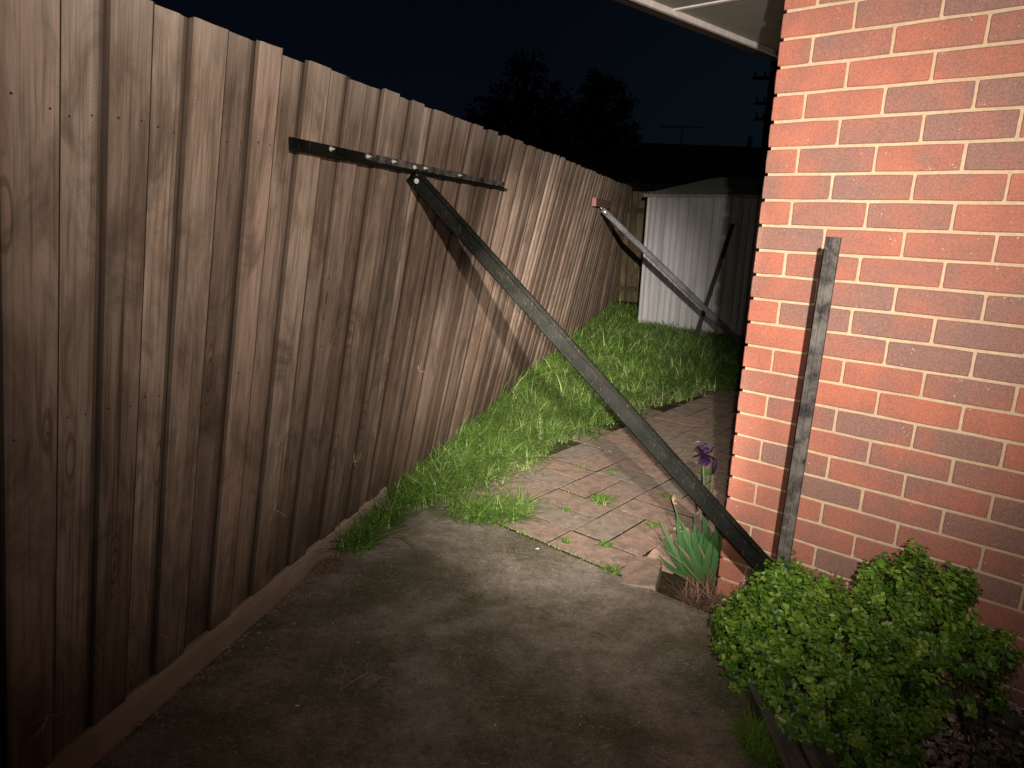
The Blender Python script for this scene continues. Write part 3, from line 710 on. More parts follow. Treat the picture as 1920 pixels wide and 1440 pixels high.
def leaf_cloud(cent, nrm, size, rs, aspect=.62):
    """ovate leaves of 6 vertices, folded along the midrib; 4 quads->use 2 quads + tips as quads"""
    N = len(cent); nrm = nrm/np.linalg.norm(nrm, axis=1)[:, None]
    rnd = rs.standard_normal((N, 3)); t = rnd - (rnd*nrm).sum(1)[:, None]*nrm; t /= np.linalg.norm(t, axis=1)[:, None]; b = np.cross(nrm, t)
    L = size; w = size*aspect*.5; V = []
    prof = [(0, 0, 0), (.28, .85, .10), (.62, .95, .12), (1, 0, -.06), (.62, -.95, .12), (.28, -.85, .10), (.5, 0, -.02)]
    for a, c, z in prof: V.append(cent + t*(a*L)[:, None] + b*(c*w)[:, None] + nrm*(z*L)[:, None])
    V = np.stack(V, 1); base = (np.arange(N)*7)[:, None]
    Fc = np.concatenate([base+np.array([[0, 6, 2, 1]]), base+np.array([[6, 3, 3, 2]])[:, :4], base+np.array([[0, 5, 4, 6]]), ], 0)
    # tips as separate quads with the midrib
    Fc = np.concatenate([base+np.array([[0, 6, 2, 1]]), base+np.array([[0, 5, 4, 6]])], 0)
    Tc = np.concatenate([base+np.array([[6, 3, 2]]), base+np.array([[6, 4, 3]])], 0)
    return V.reshape(-1, 3), Fc, Tc
def fence_n(x, y):  # distance in front of fence line and coordinate along it
    vx, vy = x-B0[0], y-B0[1]; return vx*FD[0]+vy*FD[1], vx*FN[0]+vy*FN[1]
def vnoise(x, y, s, seed=0.):
    return np.array([mnoise.noise(Vector((a*s, b*s, seed))) for a, b in zip(x, y)])
# lawn
rs = np.random.default_rng(11)
N = 420000
x = rs.uniform(-1.0, 5.2, N); y = rs.uniform(2.6, 12.2, N)
dist = np.hypot(x, y)
keep = rs.random(N) < np.clip(.80*(4.2/dist)**1.4, .10, 1.0)
x, y, dist = x[keep], y[keep], dist[keep]
u, nf = fence_n(x, y)
jj = (x-JO[0])*WT[0] + (y-JO[1])*WT[1]; kk = (x-JO[0])*WB[0] + (y-JO[1])*WB[1]
edge_j = np.interp(kk, [-.3, 0, .3, .6, 1.0, 1.3, 1.45, 1.7, 1.9, 2.3, 2.6, 3.1, 3.5, 3.62, 3.63], [-.05, .0, -.13, -.28, -.36, -.44, -.37, -.42, -.37, -.42, -.40, -.32, -.28, -.28, 9.])
wob = .05*np.sin(kk*9+1)+.03*np.sin(kk*23+jj*5)
inl = (nf > .015) & (kk > -.03) & (jj < edge_j + wob) & (u < 10.7)
shd = ((x-SO[0])*WT[0] + (y-SO[1])*WT[1] > -.02) & ((x-SO[0])*WT[0] + (y-SO[1])*WT[1] < sw_+.02) & ((x-SO[0])*WB[0] + (y-SO[1])*WB[1] > -.02)
hs = ((x-HO[0])*WT[0] + (y-HO[1])*WT[1] > -.02)
inl &= ~shd & ~hs
# thin the trodden corner by the slab and the worn lip of the path
bare = np.exp(-(((x+.14)/.17)**2 + ((y-3.36)/.20)**2))
inl &= rs.random(len(x)) > .93*bare
lip = np.clip((edge_j+wob-jj)/.16, 0, 1)
dry = (kk > 2.3) & (kk < 3.6) & (edge_j - jj < .30)
inl &= rs.random(len(x)) < .25 + .75*lip - .45*dry
x, y, u, nf, jj, kk, lip, dist, dry = [q[inl] for q in (x, y, u, nf, jj, kk, lip, dist, dry)]
cl = vnoise(x, y, 2.6) ; cl2 = vnoise(x, y, 9., 5.)
N = len(x); print('grass blades', N)
h = (.105 + .075*cl + .045*cl2 + .07*rs.random(N)) * (.40+.60*lip) * (1 + .8*np.exp(-nf/.12))
h = np.clip(h, .02, .30); tall = rs.random(N) < .03; h = np.where(tall, h*1.6, h)
wd_ = rs.uniform(.0030, .0095, N)*np.clip(dist/4.2, 1, 2.2)
pts = np.stack([x, y, np.full(N, -.03)], 1)
V, Fc, od = blades(pts, h, wd_, rs.uniform(.35, 2.3, N), rs, 4)
cr_ = np.clip(.44 + .24*cl + .24*rs.standard_normal(N), .02, .84); deadm = rs.random(N) < (.10 + .25*(lip < .5) + .35*dry); cr_ = np.where(deadm, rs.uniform(.85, 1.0, N), cr_)
link('lawn_grass', np_mesh('lawn_grass', V, Fc, cr_[od]), GRASSM, kind='stuff')

def tuft(name, label, cat, c, r, n, h0, h1, mat, group=None, lean=(.3, 1.4), rmin=.1, rmax=.75, wid=(.003, .006), seed=1, seg=3, sx=1., sy=1.):
    rs = np.random.default_rng(seed); a = rs.uniform(0, 2*np.pi, n); q = r*np.sqrt(rs.random(n))
    pts = np.stack([c[0]+q*np.cos(a)*sx, c[1]+q*np.sin(a)*sy, np.full(n, c[2])], 1)
    V, Fc, od = blades(pts, rs.uniform(h0, h1, n), rs.uniform(*wid, n), rs.uniform(*lean, n), rs, seg)
    V = V - np.array([c])
    o = link(name, np_mesh(name, V, Fc, rs.uniform(rmin, rmax, n)[od]), mat, label=label, cat=cat, group=group); o.location = c; return o
# tufts creeping out along the foot of the fence over the concrete
def fp(u, n_, z=0.): p = B0 + FD*u + FN*n_; return (p[0], p[1], z)
tuft('grass_tuft', 'grass tuft nearest the camera at the foot of the fence, beside dead straw', 'grass tuft', fp(1.30, .10), .10, 260, .05, .20, GRASSM, lean=(.6, 1.8), seed=21, wid=(.004, .009))
tuft('grass_tuft', 'middle grass tuft spilling from the fence onto the concrete', 'grass tuft', fp(1.56, .11), .09, 240, .05, .19, GRASSM, lean=(.6, 1.8), seed=22, wid=(.004, .008))
tuft('grass_tuft', 'grass tuft at the fence foot just before the lawn begins', 'grass tuft', fp(1.84, .13), .13, 420, .05, .19, GRASSM, lean=(.5, 1.7), seed=23, wid=(.004, .008))
tuft('straw_pile', 'clump of dead straw on the plinth edge of the concrete', 'dead grass', fp(1.10, .085, .003), .075, 420, .02, .06, STRAW, lean=(.8, 2.2), rmin=.05, rmax=.7, seed=24, wid=(.0018, .0034))
tuft('straw_litter', 'thin trail of dead straw litter along the plinth', 'dead grass', fp(.90, .075, .002), .07, 260, .010, .03, STRAW, lean=(.8, 2.2), rmin=.05, rmax=.6, seed=25, wid=(.0015, .003), sx=1.0, sy=2.2)
rs = np.random.default_rng(90); N = 700; uu_ = rs.uniform(-.9, 1.5, N); nn_ = .055 + np.abs(rs.normal(0, .022, N)); 
C = np.stack([B0[0]+FD[0]*uu_+FN[0]*nn_, B0[1]+FD[1]*uu_+FN[1]*nn_, rs.uniform(.001, .014, N)], 1); Nn = rs.standard_normal((N, 3))*.5+np.array([0, 0, 1.])
V, Fq, Ft = leaf_cloud(C, Nn, rs.uniform(.006, .020, N), rs, .3); T = np.concatenate([Fq[:, [0, 1, 2]], Fq[:, [0, 2, 3]], Ft], 0); od = np.tile(np.arange(N), 2); od = np.concatenate([od, od, od])
link('plinth_litter', np_mesh('plinth_litter', V, T, (rs.random(N)*.45)[od], nv=3), CHIP, kind='stuff')
N = 260; C = np.stack([rs.uniform(-1., .75, N), rs.uniform(1.3, 3.0, N), np.full(N, .0015)], 1); uq, nq = fence_n(C[:, 0], C[:, 1]); kq = (C[:, 0]-JO[0])*WB[0] + (C[:, 1]-JO[1])*WB[1]; C = C[(nq > .06) & (kq < -.03)]; N = len(C)
V, Fq, Ft = leaf_cloud(C, rs.standard_normal((N, 3))*.15+np.array([0, 0, 1.]), rs.uniform(.003, .009, N), rs, .6); T = np.concatenate([Fq[:, [0, 1, 2]], Fq[:, [0, 2, 3]], Ft], 0); od = np.tile(np.arange(N), 2); od = np.concatenate([od, od, od])
link('concrete_litter', np_mesh('concrete_litter', V, T, rs.random(N)[od], nv=3), CHIP, kind='stuff')
tuft('grass_tuft', 'grass tuft hanging over the far left corner of the concrete', 'grass tuft', (-.10, 3.14, -.01), .16, 420, .05, .17, GRASSM, lean=(.7, 1.9), seed=27, wid=(.003, .007), sx=1.2, sy=.6)
tuft('grass_tuft', 'yellowish grass tuft at the left end of the paving joint', 'grass tuft', (.03, 3.24, -.01), .10, 260, .05, .15, GRASSM, lean=(.5, 1.6), rmin=.3, rmax=.95, seed=28, wid=(.003, .006))
tuft('straw_litter', 'brown dead grass patch in the bare spot behind the concrete corner', 'dead grass', (-.16, 3.38, -.03), .17, 420, .015, .05, STRAW, lean=(1., 2.4), rmin=.0, rmax=.5, seed=29, wid=(.0018, .0036))
# one long blade arching over the concrete
m = MB(); base = Vector(fp(1.22, .12)); pp = [base, base+Vector((.06, .02, .06)), base+Vector((.15, .03, .09)), base+Vector((.23, .03, .085)), base+Vector((.275, .01, .05)), base+Vector((.285, -.02, .015))]
for i in range(5):
    w0_, w1_ = [.004, .006, .007, .007, .005, .001][i:i+2]; m.poly([pp[i]-Vector((.3, 1, 0))*w0_*.5, pp[i+1]-Vector((.3, 1, 0))*w1_*.5, pp[i+1]+Vector((.3, 1, 0))*w1_*.5, pp[i]+Vector((.3, 1, 0))*w0_*.5], .5)
m.build('long_grass_blade', GRASSM, label='single long grass blade arching over the concrete', cat='grass blade')
# weeds in the paving joints
def px_weed(i, c, r, n, h, lab):
    tuft('paving_weed', lab, 'weed', (c[0], c[1], -.004), r, n, h*.4, h, GRASSM, 'weeds growing in the paving joints', lean=(.6, 2.0), seed=40+i, wid=(.003, .006), rmin=.25, rmax=.85)
weeds = [((.497, 3.40), .055, 230, .055, 'largest weed clump in the middle of the paving'),
         ((.30, 3.27), .02, 40, .03, 'tiny weed by the slab edge of the paving, left of the big clump'),
         ((.275, 2.925), .022, 60, .03, 'small weed in the joint near the concrete'),
         ((.455, 2.90), .028, 70, .035, 'small weed one paver to the right of the joint weed'),
         ((.455, 2.66), .030, 80, .04, 'weed on the slab joint next to the flat edging brick'),
         ((.715, 3.13), .030, 80, .03, 'yellowish weed just above the tilted edging brick'),
         ((.62, 3.86), .030, 60, .03, 'weed tuft behind the brace on the middle joint'),
         ((.87, 3.50), .030, 70, .03, 'weed in the joint just left of the brace'),
         ((1.18, 3.86), .045, 110, .04, 'weed patch by the house corner beside the iris flower'),
         ((1.03, 3.62), .035, 80, .035, 'weed behind the brace, below the iris flower'),
         ((.03, 3.13), .022, 50, .03, 'weed at the left end of the slab joint')]
for i, (c, r, n, h, lab) in enumerate(weeds): px_weed(i, c, r, n, h, lab)
tuft('ferny_weed', 'bright green weed growing between the concrete and the timber edging', 'weed', (.742, 1.665, .0), .045, 420, .03, .085, BOXM, lean=(.7, 2.), rmin=.4, rmax=.8, seed=61, wid=(.003, .006), sy=1.5)

rs = np.random.default_rng(55); P = []
for q in range(46):
    bi, bk = rs.integers(-1, 3), rs.integers(0, 8); a_ = rs.random()
    j_, k_ = (-.02+P_*bi, .2+P_*(bk+a_)) if rs.random() < .5 else (-.02+P_*(bi+a_), .2+P_*bk)
    if hid(j_, k_) or k_ > 3.4: continue
    for t in range(rs.integers(8, 26)):
        p = JK(j_+rs.normal(0, .012), k_+rs.normal(0, .012), -.006); P.append(tuple(p))
for q in range(240): p = JK(rs.uniform(.05, .75), rs.normal(-.002, .005), -.004); P.append(tuple(p))
P = np.array(P); V, Fc, od = blades(P, rs.uniform(.005, .022, len(P)), rs.uniform(.002, .004, len(P)), rs.uniform(.5, 2., len(P)), rs, 3)
link('joint_moss', np_mesh('joint_moss', V, Fc, rs.uniform(.2, .95, len(P))[od]), GRASSM, kind='stuff')

# leafy shrub -----------------------------------------------------
def shrub(name, label, blobs, nspr, lsize, mat, seed, loc, z0=0.0, stems=60, yellow=6):
    """blobs: (x,y,z,rx,ry,rz). sprigs with opposite leaf pairs spread through the outer shell"""
    rs = np.random.default_rng(seed); root = empty(name, loc, label=label, cat='shrub')
    w = np.array([b[3]*b[4]+b[3]*b[5]+b[4]*b[5] for b in blobs]); w /= w.sum(); C = []; Nn = []; S = []; Rn = []
    st = MB(); cnt = 0
    while cnt < nspr:
        b = blobs[rs.choice(len(blobs), p=w)]; d = rs.standard_normal(3); d /= np.linalg.norm(d)
        if d[2] < -.5: continue
        rad = rs.uniform(.62, 1.02)**.6 if rs.random() > .05 else rs.uniform(1.02, 1.22); p = np.array(b[:3]) + d*np.array(b[3:6])*rad
        lump = mnoise.noise(Vector(p*12.)) ; 
        if lump < -.20 and rs.random() < .8: continue
        inside = sum((((p-np.array(q[:3]))/np.array(q[3:6]))**2).sum() < .45 for q in blobs)
        if inside or p[2] < z0+.01: continue
        if (p[0]-HO[0])*WB[0] + (p[1]-HO[1])*WB[1] > -.02: continue
        g_ = d*.7 + np.array([0, 0, .8]) + rs.standard_normal(3)*.45; g_ /= np.linalg.norm(g_)
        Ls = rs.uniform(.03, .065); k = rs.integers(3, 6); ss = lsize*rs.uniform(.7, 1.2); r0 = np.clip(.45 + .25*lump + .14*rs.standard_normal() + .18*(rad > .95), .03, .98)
        a0 = rs.uniform(0, 6.28); e1 = np.cross(g_, [.3, .2, 1]); e1 /= np.linalg.norm(e1); e2 = np.cross(g_, e1)
        for i in range(k):
            q = p + g_*Ls*i/k; ang = a0 + i*1.57
            for sgn in (0, np.pi):
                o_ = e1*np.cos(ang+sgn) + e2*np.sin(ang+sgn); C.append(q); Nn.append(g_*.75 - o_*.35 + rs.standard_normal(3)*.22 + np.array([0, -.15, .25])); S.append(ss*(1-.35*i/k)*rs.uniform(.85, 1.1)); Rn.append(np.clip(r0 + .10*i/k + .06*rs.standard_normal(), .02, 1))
        if rs.random() < .25: st.tube([Vector(p-g_*.03), Vector(p+g_*Ls)], [.0014, .0007], 4)
        cnt += 1
    C, Nn, S, Rn = map(np.array, (C, Nn, S, Rn))
    V, Fq, Ft = leaf_cloud(C, Nn, S, rs)
    # split quads into triangles for one face type
    T = np.concatenate([Fq[:, [0, 1, 2]], Fq[:, [0, 2, 3]], Ft], 0); N = len(C); od = np.concatenate([np.tile(np.arange(N), 2), np.tile(np.arange(N), 2), np.tile(np.arange(N), 2)])
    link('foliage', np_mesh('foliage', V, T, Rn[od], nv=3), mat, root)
    for i in range(stems):
        b = blobs[rs.choice(len(blobs), p=w)]; p1 = Vector(np.array(b[:3]) + rs.uniform(-.6, .6, 3)*np.array(b[3:6])); p1.z = max(p1.z, z0+.05); p0 = Vector((loc[0] + (p1[0]-loc[0])*.45, loc[1] + (p1[1]-loc[1])*.45, z0-.03))
        pm = p0.lerp(p1, .5) + Vector(rs.uniform(-.03, .03, 3)); st.tube([p0, pm, p1], [.005, .0035, .0015], 5)
    st.build('stem', BARK, root); return root
blobs = [(.93, 2.03, .14, .15, .14, .20), (.84, 2.02, .09, .11, .18, .15), (1.03, 1.90, .14, .20, .19, .17), (.92, 1.78, .09, .12, .17, .13),
         (1.22, 1.92, .22, .13, .12, .20), (1.30, 1.88, .26, .10, .09, .18), (1.13, 1.75, .12, .13, .13, .13), (1.00, 1.60, .06, .12, .13, .09),
         (.93, 2.10, .27, .06, .05, .10), (1.06, 2.06, .22, .06, .05, .10), (1.19, 1.99, .33, .05, .04, .10), (1.28, 1.97, .36, .05, .045, .12), (1.37, 1.90, .36, .04, .05, .08)]
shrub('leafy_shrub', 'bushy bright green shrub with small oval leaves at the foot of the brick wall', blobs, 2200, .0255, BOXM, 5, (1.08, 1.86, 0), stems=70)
blobs2 = [(1.36, 1.80, .22, .07, .06, .09), (1.44, 1.78, .24, .05, .045, .07), (1.40, 1.76, .14, .06, .05, .08)]
shrub('leafy_shrub', 'small reddish tipped shrub sprig right of the big shrub, touching the wall', blobs2, 130, .026, BOXM, 8, (1.43, 1.73, 0), stems=8)
# low ground cover right at the bottom
rs = np.random.default_rng(77); N = 5200
x = rs.uniform(.88, 1.75, N); y = rs.uniform(1.05, 1.80, N); ok = (vnoise(x, y, 7., 3.) + .50*(1.42-y)/.3 > .12) & ((x-HO[0])*WB[0] + (y-HO[1])*WB[1] < -.04) & (x > .90)
x, y = x[ok], y[ok]; N = len(x); C = np.stack([x, y, rs.uniform(.0, .06, N)], 1); Nn = rs.standard_normal((N, 3))*.5 + np.array([0, -.3, 1.])
V, Fq, Ft = leaf_cloud(C, Nn, rs.uniform(.008, .022, N), rs); T = np.concatenate([Fq[:, [0, 1, 2]], Fq[:, [0, 2, 3]], Ft], 0); od = np.tile(np.arange(N), 2); od = np.concatenate([od, od, od])
link('ground_cover', np_mesh('ground_cover', V, T, rs.uniform(.0, .55, N)[od], nv=3), BOXM, kind='stuff')
tuft('grass_tuft', 'dim grass tuft below the big shrub at the picture bottom', 'grass tuft', (.99, 1.48, -.02), .14, 260, .06, .16, GRASSM, lean=(.3, 1.3), rmax=.55, seed=71)
tuft('grass_tuft', 'thin grass tuft in the mulch right of the big shrub', 'grass tuft', (1.42, 1.62, -.02), .10, 70, .05, .13, GRASSM, lean=(.5, 1.5), rmax=.8, seed=72, wid=(.002, .004))
# mulch chips
rs = np.random.default_rng(78); N = 15000; x = rs.uniform(.90, 2.2, N); y = rs.uniform(1.0, 2.35, N)
ok = (((x-HO[0])*WB[0] + (y-HO[1])*WB[1]) < -.012) & (x > .90)
x, y = x[ok], y[ok]; N = len(x); nearw = ((x-HO[0])*WB[0] + (y-HO[1])*WB[1]) > -.13
C = np.stack([x, y, np.where(nearw, .012, -.028) + rs.uniform(0, .022, N)], 1); V, Fq, Ft = leaf_cloud(C, rs.standard_normal((N, 3))*.45+np.array([0, 0, 1.]), rs.uniform(.008, .028, N), rs, .75)
T = np.concatenate([Fq[:, [0, 1, 2]], Fq[:, [0, 2, 3]], Ft], 0); od = np.tile(np.arange(N), 2); od = np.concatenate([od, od, od])
link('mulch', np_mesh('mulch', V, T, rs.random(N)[od], nv=3), CHIP, kind='stuff')
m = MB(); m.poly([HO + WT*.45 + WN*.13 + UP*.010, HO + WT*2.2 + WN*.13 + UP*.010, HO + WT*2.2 + WN*.0 + UP*.016, HO + WT*.45 + UP*.016]); m.build('garden_bed', SOIL, kind='structure')
# soil and litter in the iris bed
tuft('straw_pile', 'nest of dead stalks and straw before the iris', 'dead plant', (.83, 2.47, -.03), .115, 520, .03, .10, STRAW, lean=(.8, 2.4), rmin=.0, rmax=.55, seed=26, wid=(.0016, .0034), sx=1.15, sy=1.0)
m = MB(); rs_ = random.Random(4)
for i in range(11):
    a = Vector((.735 + .026*(i % 6) + rs_.uniform(-.01, .01), 2.50 + .05*(i//6) + rs_.uniform(-.02, .02), -.03)); m.tube([a, a + Vector((rs_.uniform(-.015, .01), rs_.uniform(-.01, .02), rs_.uniform(.045, .09)))], [.0065, .005], 6, rs_.uniform(.1, .5))
for i in range(9):
    a = Vector((.95 + rs_.uniform(-.05, .02), 2.44 + rs_.uniform(-.05, .05), -.03)); m.tube([a, a + Vector((rs_.uniform(-.02, .01), rs_.uniform(-.01, .02), rs_.uniform(.04, .08)))], [.006, .0045], 6, rs_.uniform(.0, .4))
m.build('cut_stalks', STRAW, label='row of short brown cut stalks in front of the iris', cat='dead plant')
m = MB()
for a, b in (((.84, 2.46, .0), (.60, 2.70, .14)), ((.83, 2.45, .0), (.585, 2.60, .085)), ((.75, 2.42, .01), (.90, 2.62, .10)), ((.88, 2.40, .01), (.99, 2.60, .12)), ((.80, 2.38, .01), (1.00, 2.50, .05))):
    a, b = Vector(a), Vector(b); m.tube([a, a.lerp(b, .5)+Vector((.01, 0, .02)), b], [.0016, .0014, .0008], 5, .5)
m.build('dry_twigs', STRAW, label='long dry twigs sticking out of the dead stalk nest', cat='twigs')
# iris
iris = empty('iris_plant', (.87, 2.66, 0), label='clump of sword leaved iris with one purple flower at the house corner', cat='plant')
m = MB(); rs_ = random.Random(12)
def sword(m, base, tip, w, rnd, bend=.02):
    base, tip = Vector(base), Vector(tip); d = tip-base; view = Vector((-.2, -1, .1)); s_ = d.cross(view).normalized(); n_ = 6; prev = None
    for i in range(n_+1):
        t = i/n_; c = base + d*t + s_*bend*math.sin(t*3.14)*.5; ww = w*(1-t**2.2)*.5+.0006; cur = (c - s_*ww, c + Vector((0, -.0025, 0))*(1-t), c + s_*ww)
        if prev: m.poly([prev[0], prev[1], cur[1], cur[0]], rnd); m.poly([prev[1], prev[2], cur[2], cur[1]], rnd)
        prev = cur
fans = [((.80, 2.66), -.34), ((.84, 2.64), -.08), ((.88, 2.65), .05), ((.86, 2.70), -.1), ((.90, 2.69), .15), ((.82, 2.72), -.25)]
for (fx, fy), fl in fans:
    for i in range(6):
        a = fl + (i-3)*.20 + rs_.uniform(-.05, .05); L = rs_.uniform(.20, .36)*(1-.10*abs(i-3)); by = fy + rs_.uniform(-.012, .012)
        sword(m, (fx + (i-3)*.004, by, -.03), (fx + math.sin(a)*L*.95, by + rs_.uniform(-.05, .06), -.03 + math.cos(a)*L), rs_.uniform(.022, .033), rs_.uniform(.2, .8), rs_.uniform(-.03, .03))
m.build('sword_leaves', IRISM, iris)
m = MB()
for i in range(7): sword(m, (.80+.018*i, 2.66, -.03), (.70+.045*i, 2.60+.02*rs_.random(), .06+.12*rs_.random()), .012, rs_.uniform(.3, .8), .05)
m.build('dead_leaves', STRAW, iris)
m = MB()
fl_ = Vector((.835, 2.80, .485)); m.tube([(.86, 2.72, 0), (.852, 2.77, .25), fl_ - UP*.04], [.005, .0042, .003], 6, .5); m.tube([(.86, 2.72, 0), (.875, 2.79, .25), (.880, 2.80, .40)], [.005, .004, .003], 6, .5)
m.tube([(.80, 2.68, 0), (.735, 2.70, .20), (.70, 2.71, .30)], [.005, .004, .003], 6, .5); m.tube([(.79, 2.67, 0), (.72, 2.68, .18)], [.005, .004], 6, .5)
m.build('flower_stem', IRISM, iris)
m = MB(); rs_ = random.Random(3)
def petal(m, c, d, up, L, w, curl):
    c, d, up = Vector(c), Vector(d).normalized(), Vector(up).normalized(); s_ = d.cross(up).normalized(); prev = None
    for i in range(6):
        t = i/5; p = c + d*L*t + up*L*curl*math.sin(t*2.2); ww = w*math.sin(.35+t*2.5)*.5; ru = .004*math.sin(i*2.3)
        cur = (p - s_*ww + up*ru, p + up*.002, p + s_*ww - up*ru)
        if prev: m.poly([prev[0], prev[1], cur[1], cur[0]], rs_.random()); m.poly([prev[1], prev[2], cur[2], cur[1]], rs_.random())
        prev = cur
for k in range(3):
    a = k*2.094+.4; petal(m, fl_, (math.cos(a), math.sin(a), -.9), (math.cos(a), math.sin(a), .6), .055, .046, .35)
    a += 1.05; petal(m, fl_, (math.cos(a)*.5, math.sin(a)*.5, 1), (math.cos(a), math.sin(a), 0), .050, .044, .30)
m.build('flower', PURPLE, iris, smooth=True)
m = MB(); m.tube([(.880, 2.80, .40), (.883, 2.80, .425), (.884, 2.80, .455), (.885, 2.80, .475)], [.004, .009, .008, .002], 8, .3); m.build('flower_bud', PURPLE, iris, smooth=True)
for c in ((.70, 2.71, .30), (.72, 2.68, .19)):
    m = MB()
    for k in range(5): petal(m, c, (rs_.uniform(-1, 1), rs_.uniform(-1, 1), rs_.uniform(-.6, 1)), (0, 0, 1), .026, .018, .3)
    m.build('withered_flower', STRAW, iris)

# litter on the concrete and tendrils on the fence -----------------------------------------
def litter(name, label, cat, pts, r, mat=STRAW, rnd=.8, group=None):
    m = MB(); m.tube(pts, r, 5, rnd); return m.build(name, mat, label=label, cat=cat, group=group)
litter('twig', 'thin V shaped dry twig lying on the dark concrete', 'twig', [(-.538, 1.99, .006), (-.505, 1.93, .012), (-.50, 1.845, .006), (-.455, 1.90, .010), (-.43, 1.925, .012), (-.445, 1.955, .008), (-.44, 1.985, .006)], .0016)
def chip(label, c, s_):
    m = MB(); c = Vector(c); m.poly([c+Vector((-s_, 0, .001)), c+Vector((0, -s_*.5, .003)), c+Vector((s_, 0, .002)), c+Vector((.2*s_, s_*.6, .004))], .95); return m.build('leaf_fragment', CHIP, label=label, cat='leaf fragment')
chip('pale leaf fragment on the dark concrete below the twig', (-.61, 1.77, .001), .008)
chip('pale leaf fragment on the concrete near the paving joint', (.14, 2.83, .001), .012)
chip('dark leaf on the paving right of the brace', (1.28, 4.47, .001), .02)
chip('tan leaf at the far lip of the paving', (1.66, 5.72, .01), .03)
def vine(label, u0, h0, sc, seed, n=9):
    rs_ = random.Random(seed); m = MB(); base = F(u0, h0, .034)
    for i in range(n):
        p = base.copy(); d = (FD3*rs_.uniform(-1, 1) + UP*rs_.uniform(-1, 1) + FN3*rs_.uniform(.1, .5)).normalized(); pts = [p.copy()]
        for k in range(5):
            d = (d + FD3*rs_.uniform(-.6, .6) + UP*rs_.uniform(-.6, .6) + FN3*rs_.uniform(-.25, .22)).normalized(); p = p + d*sc*rs_.uniform(.4, 1.)
            pts.append(p.copy())
        m.tube(pts, [.0013, .0013, .0012, .001, .0009, .0006], 4, rs_.uniform(.3, .95))
    return m.build('dead_tendril', STRAW, label=label, cat='dead vine', group='dead vine tendrils clinging to the fence')
vine('curly dead tendril clump low on the fence above the straw pile', .72, .42, .016, 1, 12)
vine('dead tendril clump on the fence between the straw pile and the grass', 1.30, .40, .014, 2, 9)
vine('tiny dead tendril high above the lawn edge on the fence', 1.86, .70, .012, 3, 5)
vine('pale dead tendril near the bottom left of the fence', -.16, .26, .016, 4, 7)
vine('small dead tendril hooked above the plinth', .20, .25, .010, 5, 2)

# ================================================================ background
def tree(name, label, base, h, blobs, n, size, seed, trunk_r=.16):
    rs = np.random.default_rng(seed); root = empty(name, base, label=label, cat='tree', group='dark trees beyond the fence'); b = Vector(base)
    m = MB(); m.tube([b, b+Vector((.1, 0, h*.5)), b+Vector((0, 0, h*.97))], [trunk_r, trunk_r*.6, .02], 8)
    C = []; Nn = []
    for bl in blobs:
        c = np.array(bl[:3]) + np.array([b[0], b[1], 0]); p0 = Vector((b[0], b[1], max(c[2]-bl[5]*.6, .5))); m.tube([p0, p0.lerp(Vector(c), .6)+UP*.15, Vector(c)], [trunk_r*.35, trunk_r*.2, .015], 5)
        k = int(n*bl[3]*bl[5]/sum(q[3]*q[5] for q in blobs))
        # drooping sprays
        ns = max(k//26, 4)
        for s_ in range(ns):
            d = rs.standard_normal(3); d /= np.linalg.norm(d); p = c + d*np.array(bl[3:6])*rs.random()**.45
            dr = d*np.array([1, 1, .3]) + np.array([0, 0, .15]); L = rs.uniform(.25, .6)
            for i in range(26):
                t = rs.random(); q = p + dr*L*t + np.array([0, 0, -.35*L*t*t]) + rs.standard_normal(3)*.07; C.append(q); Nn.append(rs.standard_normal(3))
    m.build('trunk', DARKBARK, root); C, Nn = np.array(C), np.array(Nn); V, Fq, Ft = leaf_cloud(C, Nn, rs.uniform(.6, 1.3, len(C))*size, rs, .4); T = np.concatenate([Fq[:, [0, 1, 2]], Fq[:, [0, 2, 3]], Ft], 0)
    od = np.tile(np.arange(len(C)), 2); od = np.concatenate([od, od, od]); link('crown', np_mesh('crown', V, T, rs.random(len(C))[od], nv=3), DARKLEAF, root); return root
tree('garden_tree', 'broad dark tree silhouette with a feathery peak behind the fence', (.0, 24.5, 0), 6.8,
     [(-1.1, 0, 4.0, 1.1, 1.0, 1.0), (-.3, 0, 4.9, 1.0, .9, .9), (.05, 0, 5.9, .55, .5, .65), (.1, 0, 6.45, .28, .28, .3), (.8, 0, 4.6, 1.0, .9, .9), (1.5, 0, 4.1, .9, .8, .8), (.8, 0, 5.55, .35, .35, .4), (-1.9, 0, 3.4, .7, .7, .6), (0, 0, 3.2, 2.2, 1.1, 1.0)], 15000, .14, 31)
tree('garden_tree', 'narrower dark tree silhouette with drooping sprays, right of the broad tree', (2.62, 24.2, 0), 6.3,
     [(0, 0, 5.5, .55, .5, .6), (-.1, 0, 4.7, .75, .6, .6), (.3, 0, 4.1, .8, .7, .6), (.6, 0, 5.2, .28, .28, .3), (-.2, 0, 5.95, .22, .22, .22), (.1, 0, 3.3, 1.0, .9, .8)], 9000, .13, 32)
nb = empty('neighbour_house', (5.5, 24, 0), label='low dark house roof silhouette behind the shed', cat='house')
m = MB(); m.box((-.5, 21.6, 0), (14, -1.8, 0), (1, 7, 0), (0, 0, 2.55)); m.build('wall', mat_plain('dark_render', (.035, .02, .02), .9), nb)
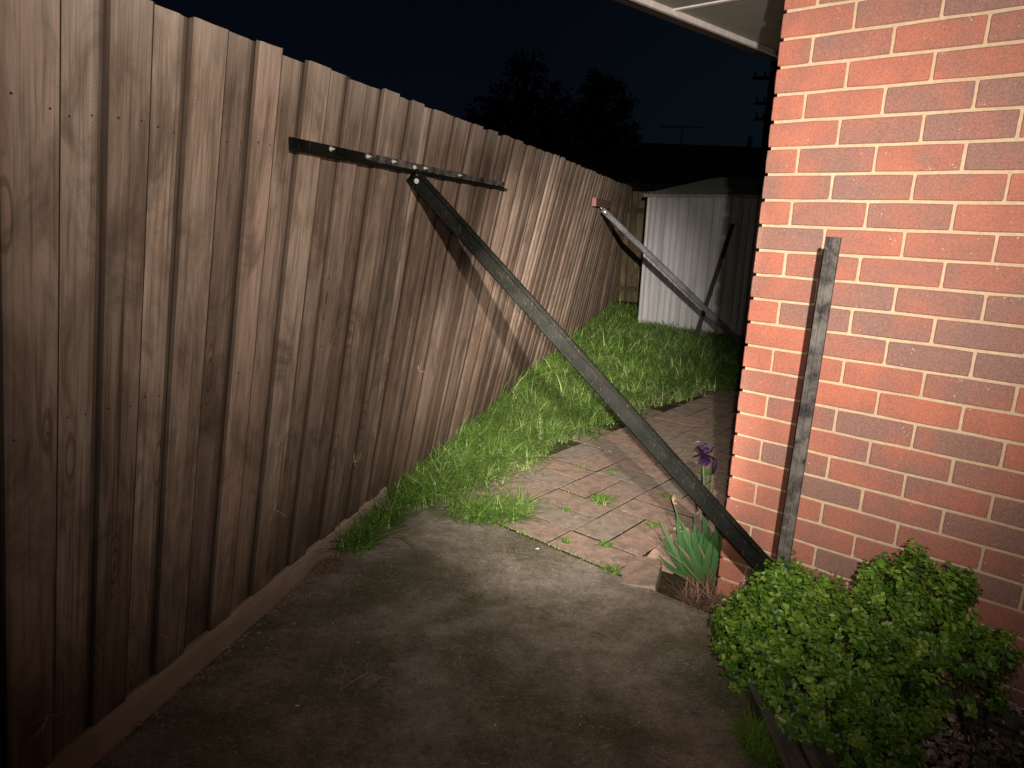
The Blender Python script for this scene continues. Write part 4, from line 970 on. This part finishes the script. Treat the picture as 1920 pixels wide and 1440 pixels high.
m = MB(); e0, e1, e2, e3 = Vector((-1.0, 21.2, 2.55)), Vector((14, 19.3, 2.55)), Vector((15.2, 27.2, 2.55)), Vector((.2, 29.2, 2.55)); r0, r1 = Vector((2.5, 24.8, 4.05)), Vector((7.6, 24.2, 3.98)); r2 = Vector((11.0, 23.7, 3.75))
for pl_ in ((e0, r0, e3), (e0, e1, r2, r1, r0), (e3, r0, r1, r2, e2), (e1, e2, r2)): m.poly(pl_)
m.poly([e0, e3, e2, e1]); m.build('roof', TILE, nb)
m = MB(); m.box((3.3, 24.0, 3.6), (.7, -.05, 0), (.05, .45, 0), (0, 0, .62)); m.build('chimney', TILE, nb)
DARKM = mat_plain('dark_metal', (.03, .03, .03), .6)
an = empty('tv_antenna', (4.98, 22.6, 3.4), label='thin television antenna above the dark roof', cat='antenna')
m = MB(); m.tube([(4.98, 22.6, 3.3), (4.98, 22.6, 4.40)], .022, 6); m.build('mast', DARKM, an)
m = MB(); m.tube([(4.35, 22.8, 4.33), (5.62, 22.45, 4.30)], .018, 6)
for i in range(11):
    p = Vector((4.42+.11*i, 22.78-.031*i, 4.33)); m.tube([p - Vector((.05, .28, 0)), p + Vector((.05, .28, 0))], .010, 4)
m.build('boom', DARKM, an)
ve = MB(); ve.tube([(5.42, 17.2, 0), (5.42, 17.2, 3.47)], .055, 8); ve.build('vent_pipe', DARKM, label='slim dark pipe standing in front of the roof near the brick corner', cat='pipe')
po = empty('power_pole', (7.70, 22.9, 0), label='power pole with crossarms half hidden by the brick corner', cat='power pole')
m = MB(); m.tube([(7.72, 22.9, 0), (7.72, 22.9, 6.4)], [.16, .12], 10); m.build('pole', DARKM, po)
for z, L in ((5.80, .65), (5.08, .5), (4.62, .45)):
    m = MB(); m.box((7.72-L, 22.75+.1*L, z), (2*L, -.2*L, 0), (0, .09, 0), (0, 0, .08)); m.build('crossarm', DARKM, po)
    for q in (-.9, -.45, .45, .9):
        m = MB(); m.tube([(7.72+L*q, 22.79-.1*L*q, z+.08), (7.72+L*q, 22.79-.1*L*q, z+.22)], .03, 6); m.build('insulator', DARKM, po)
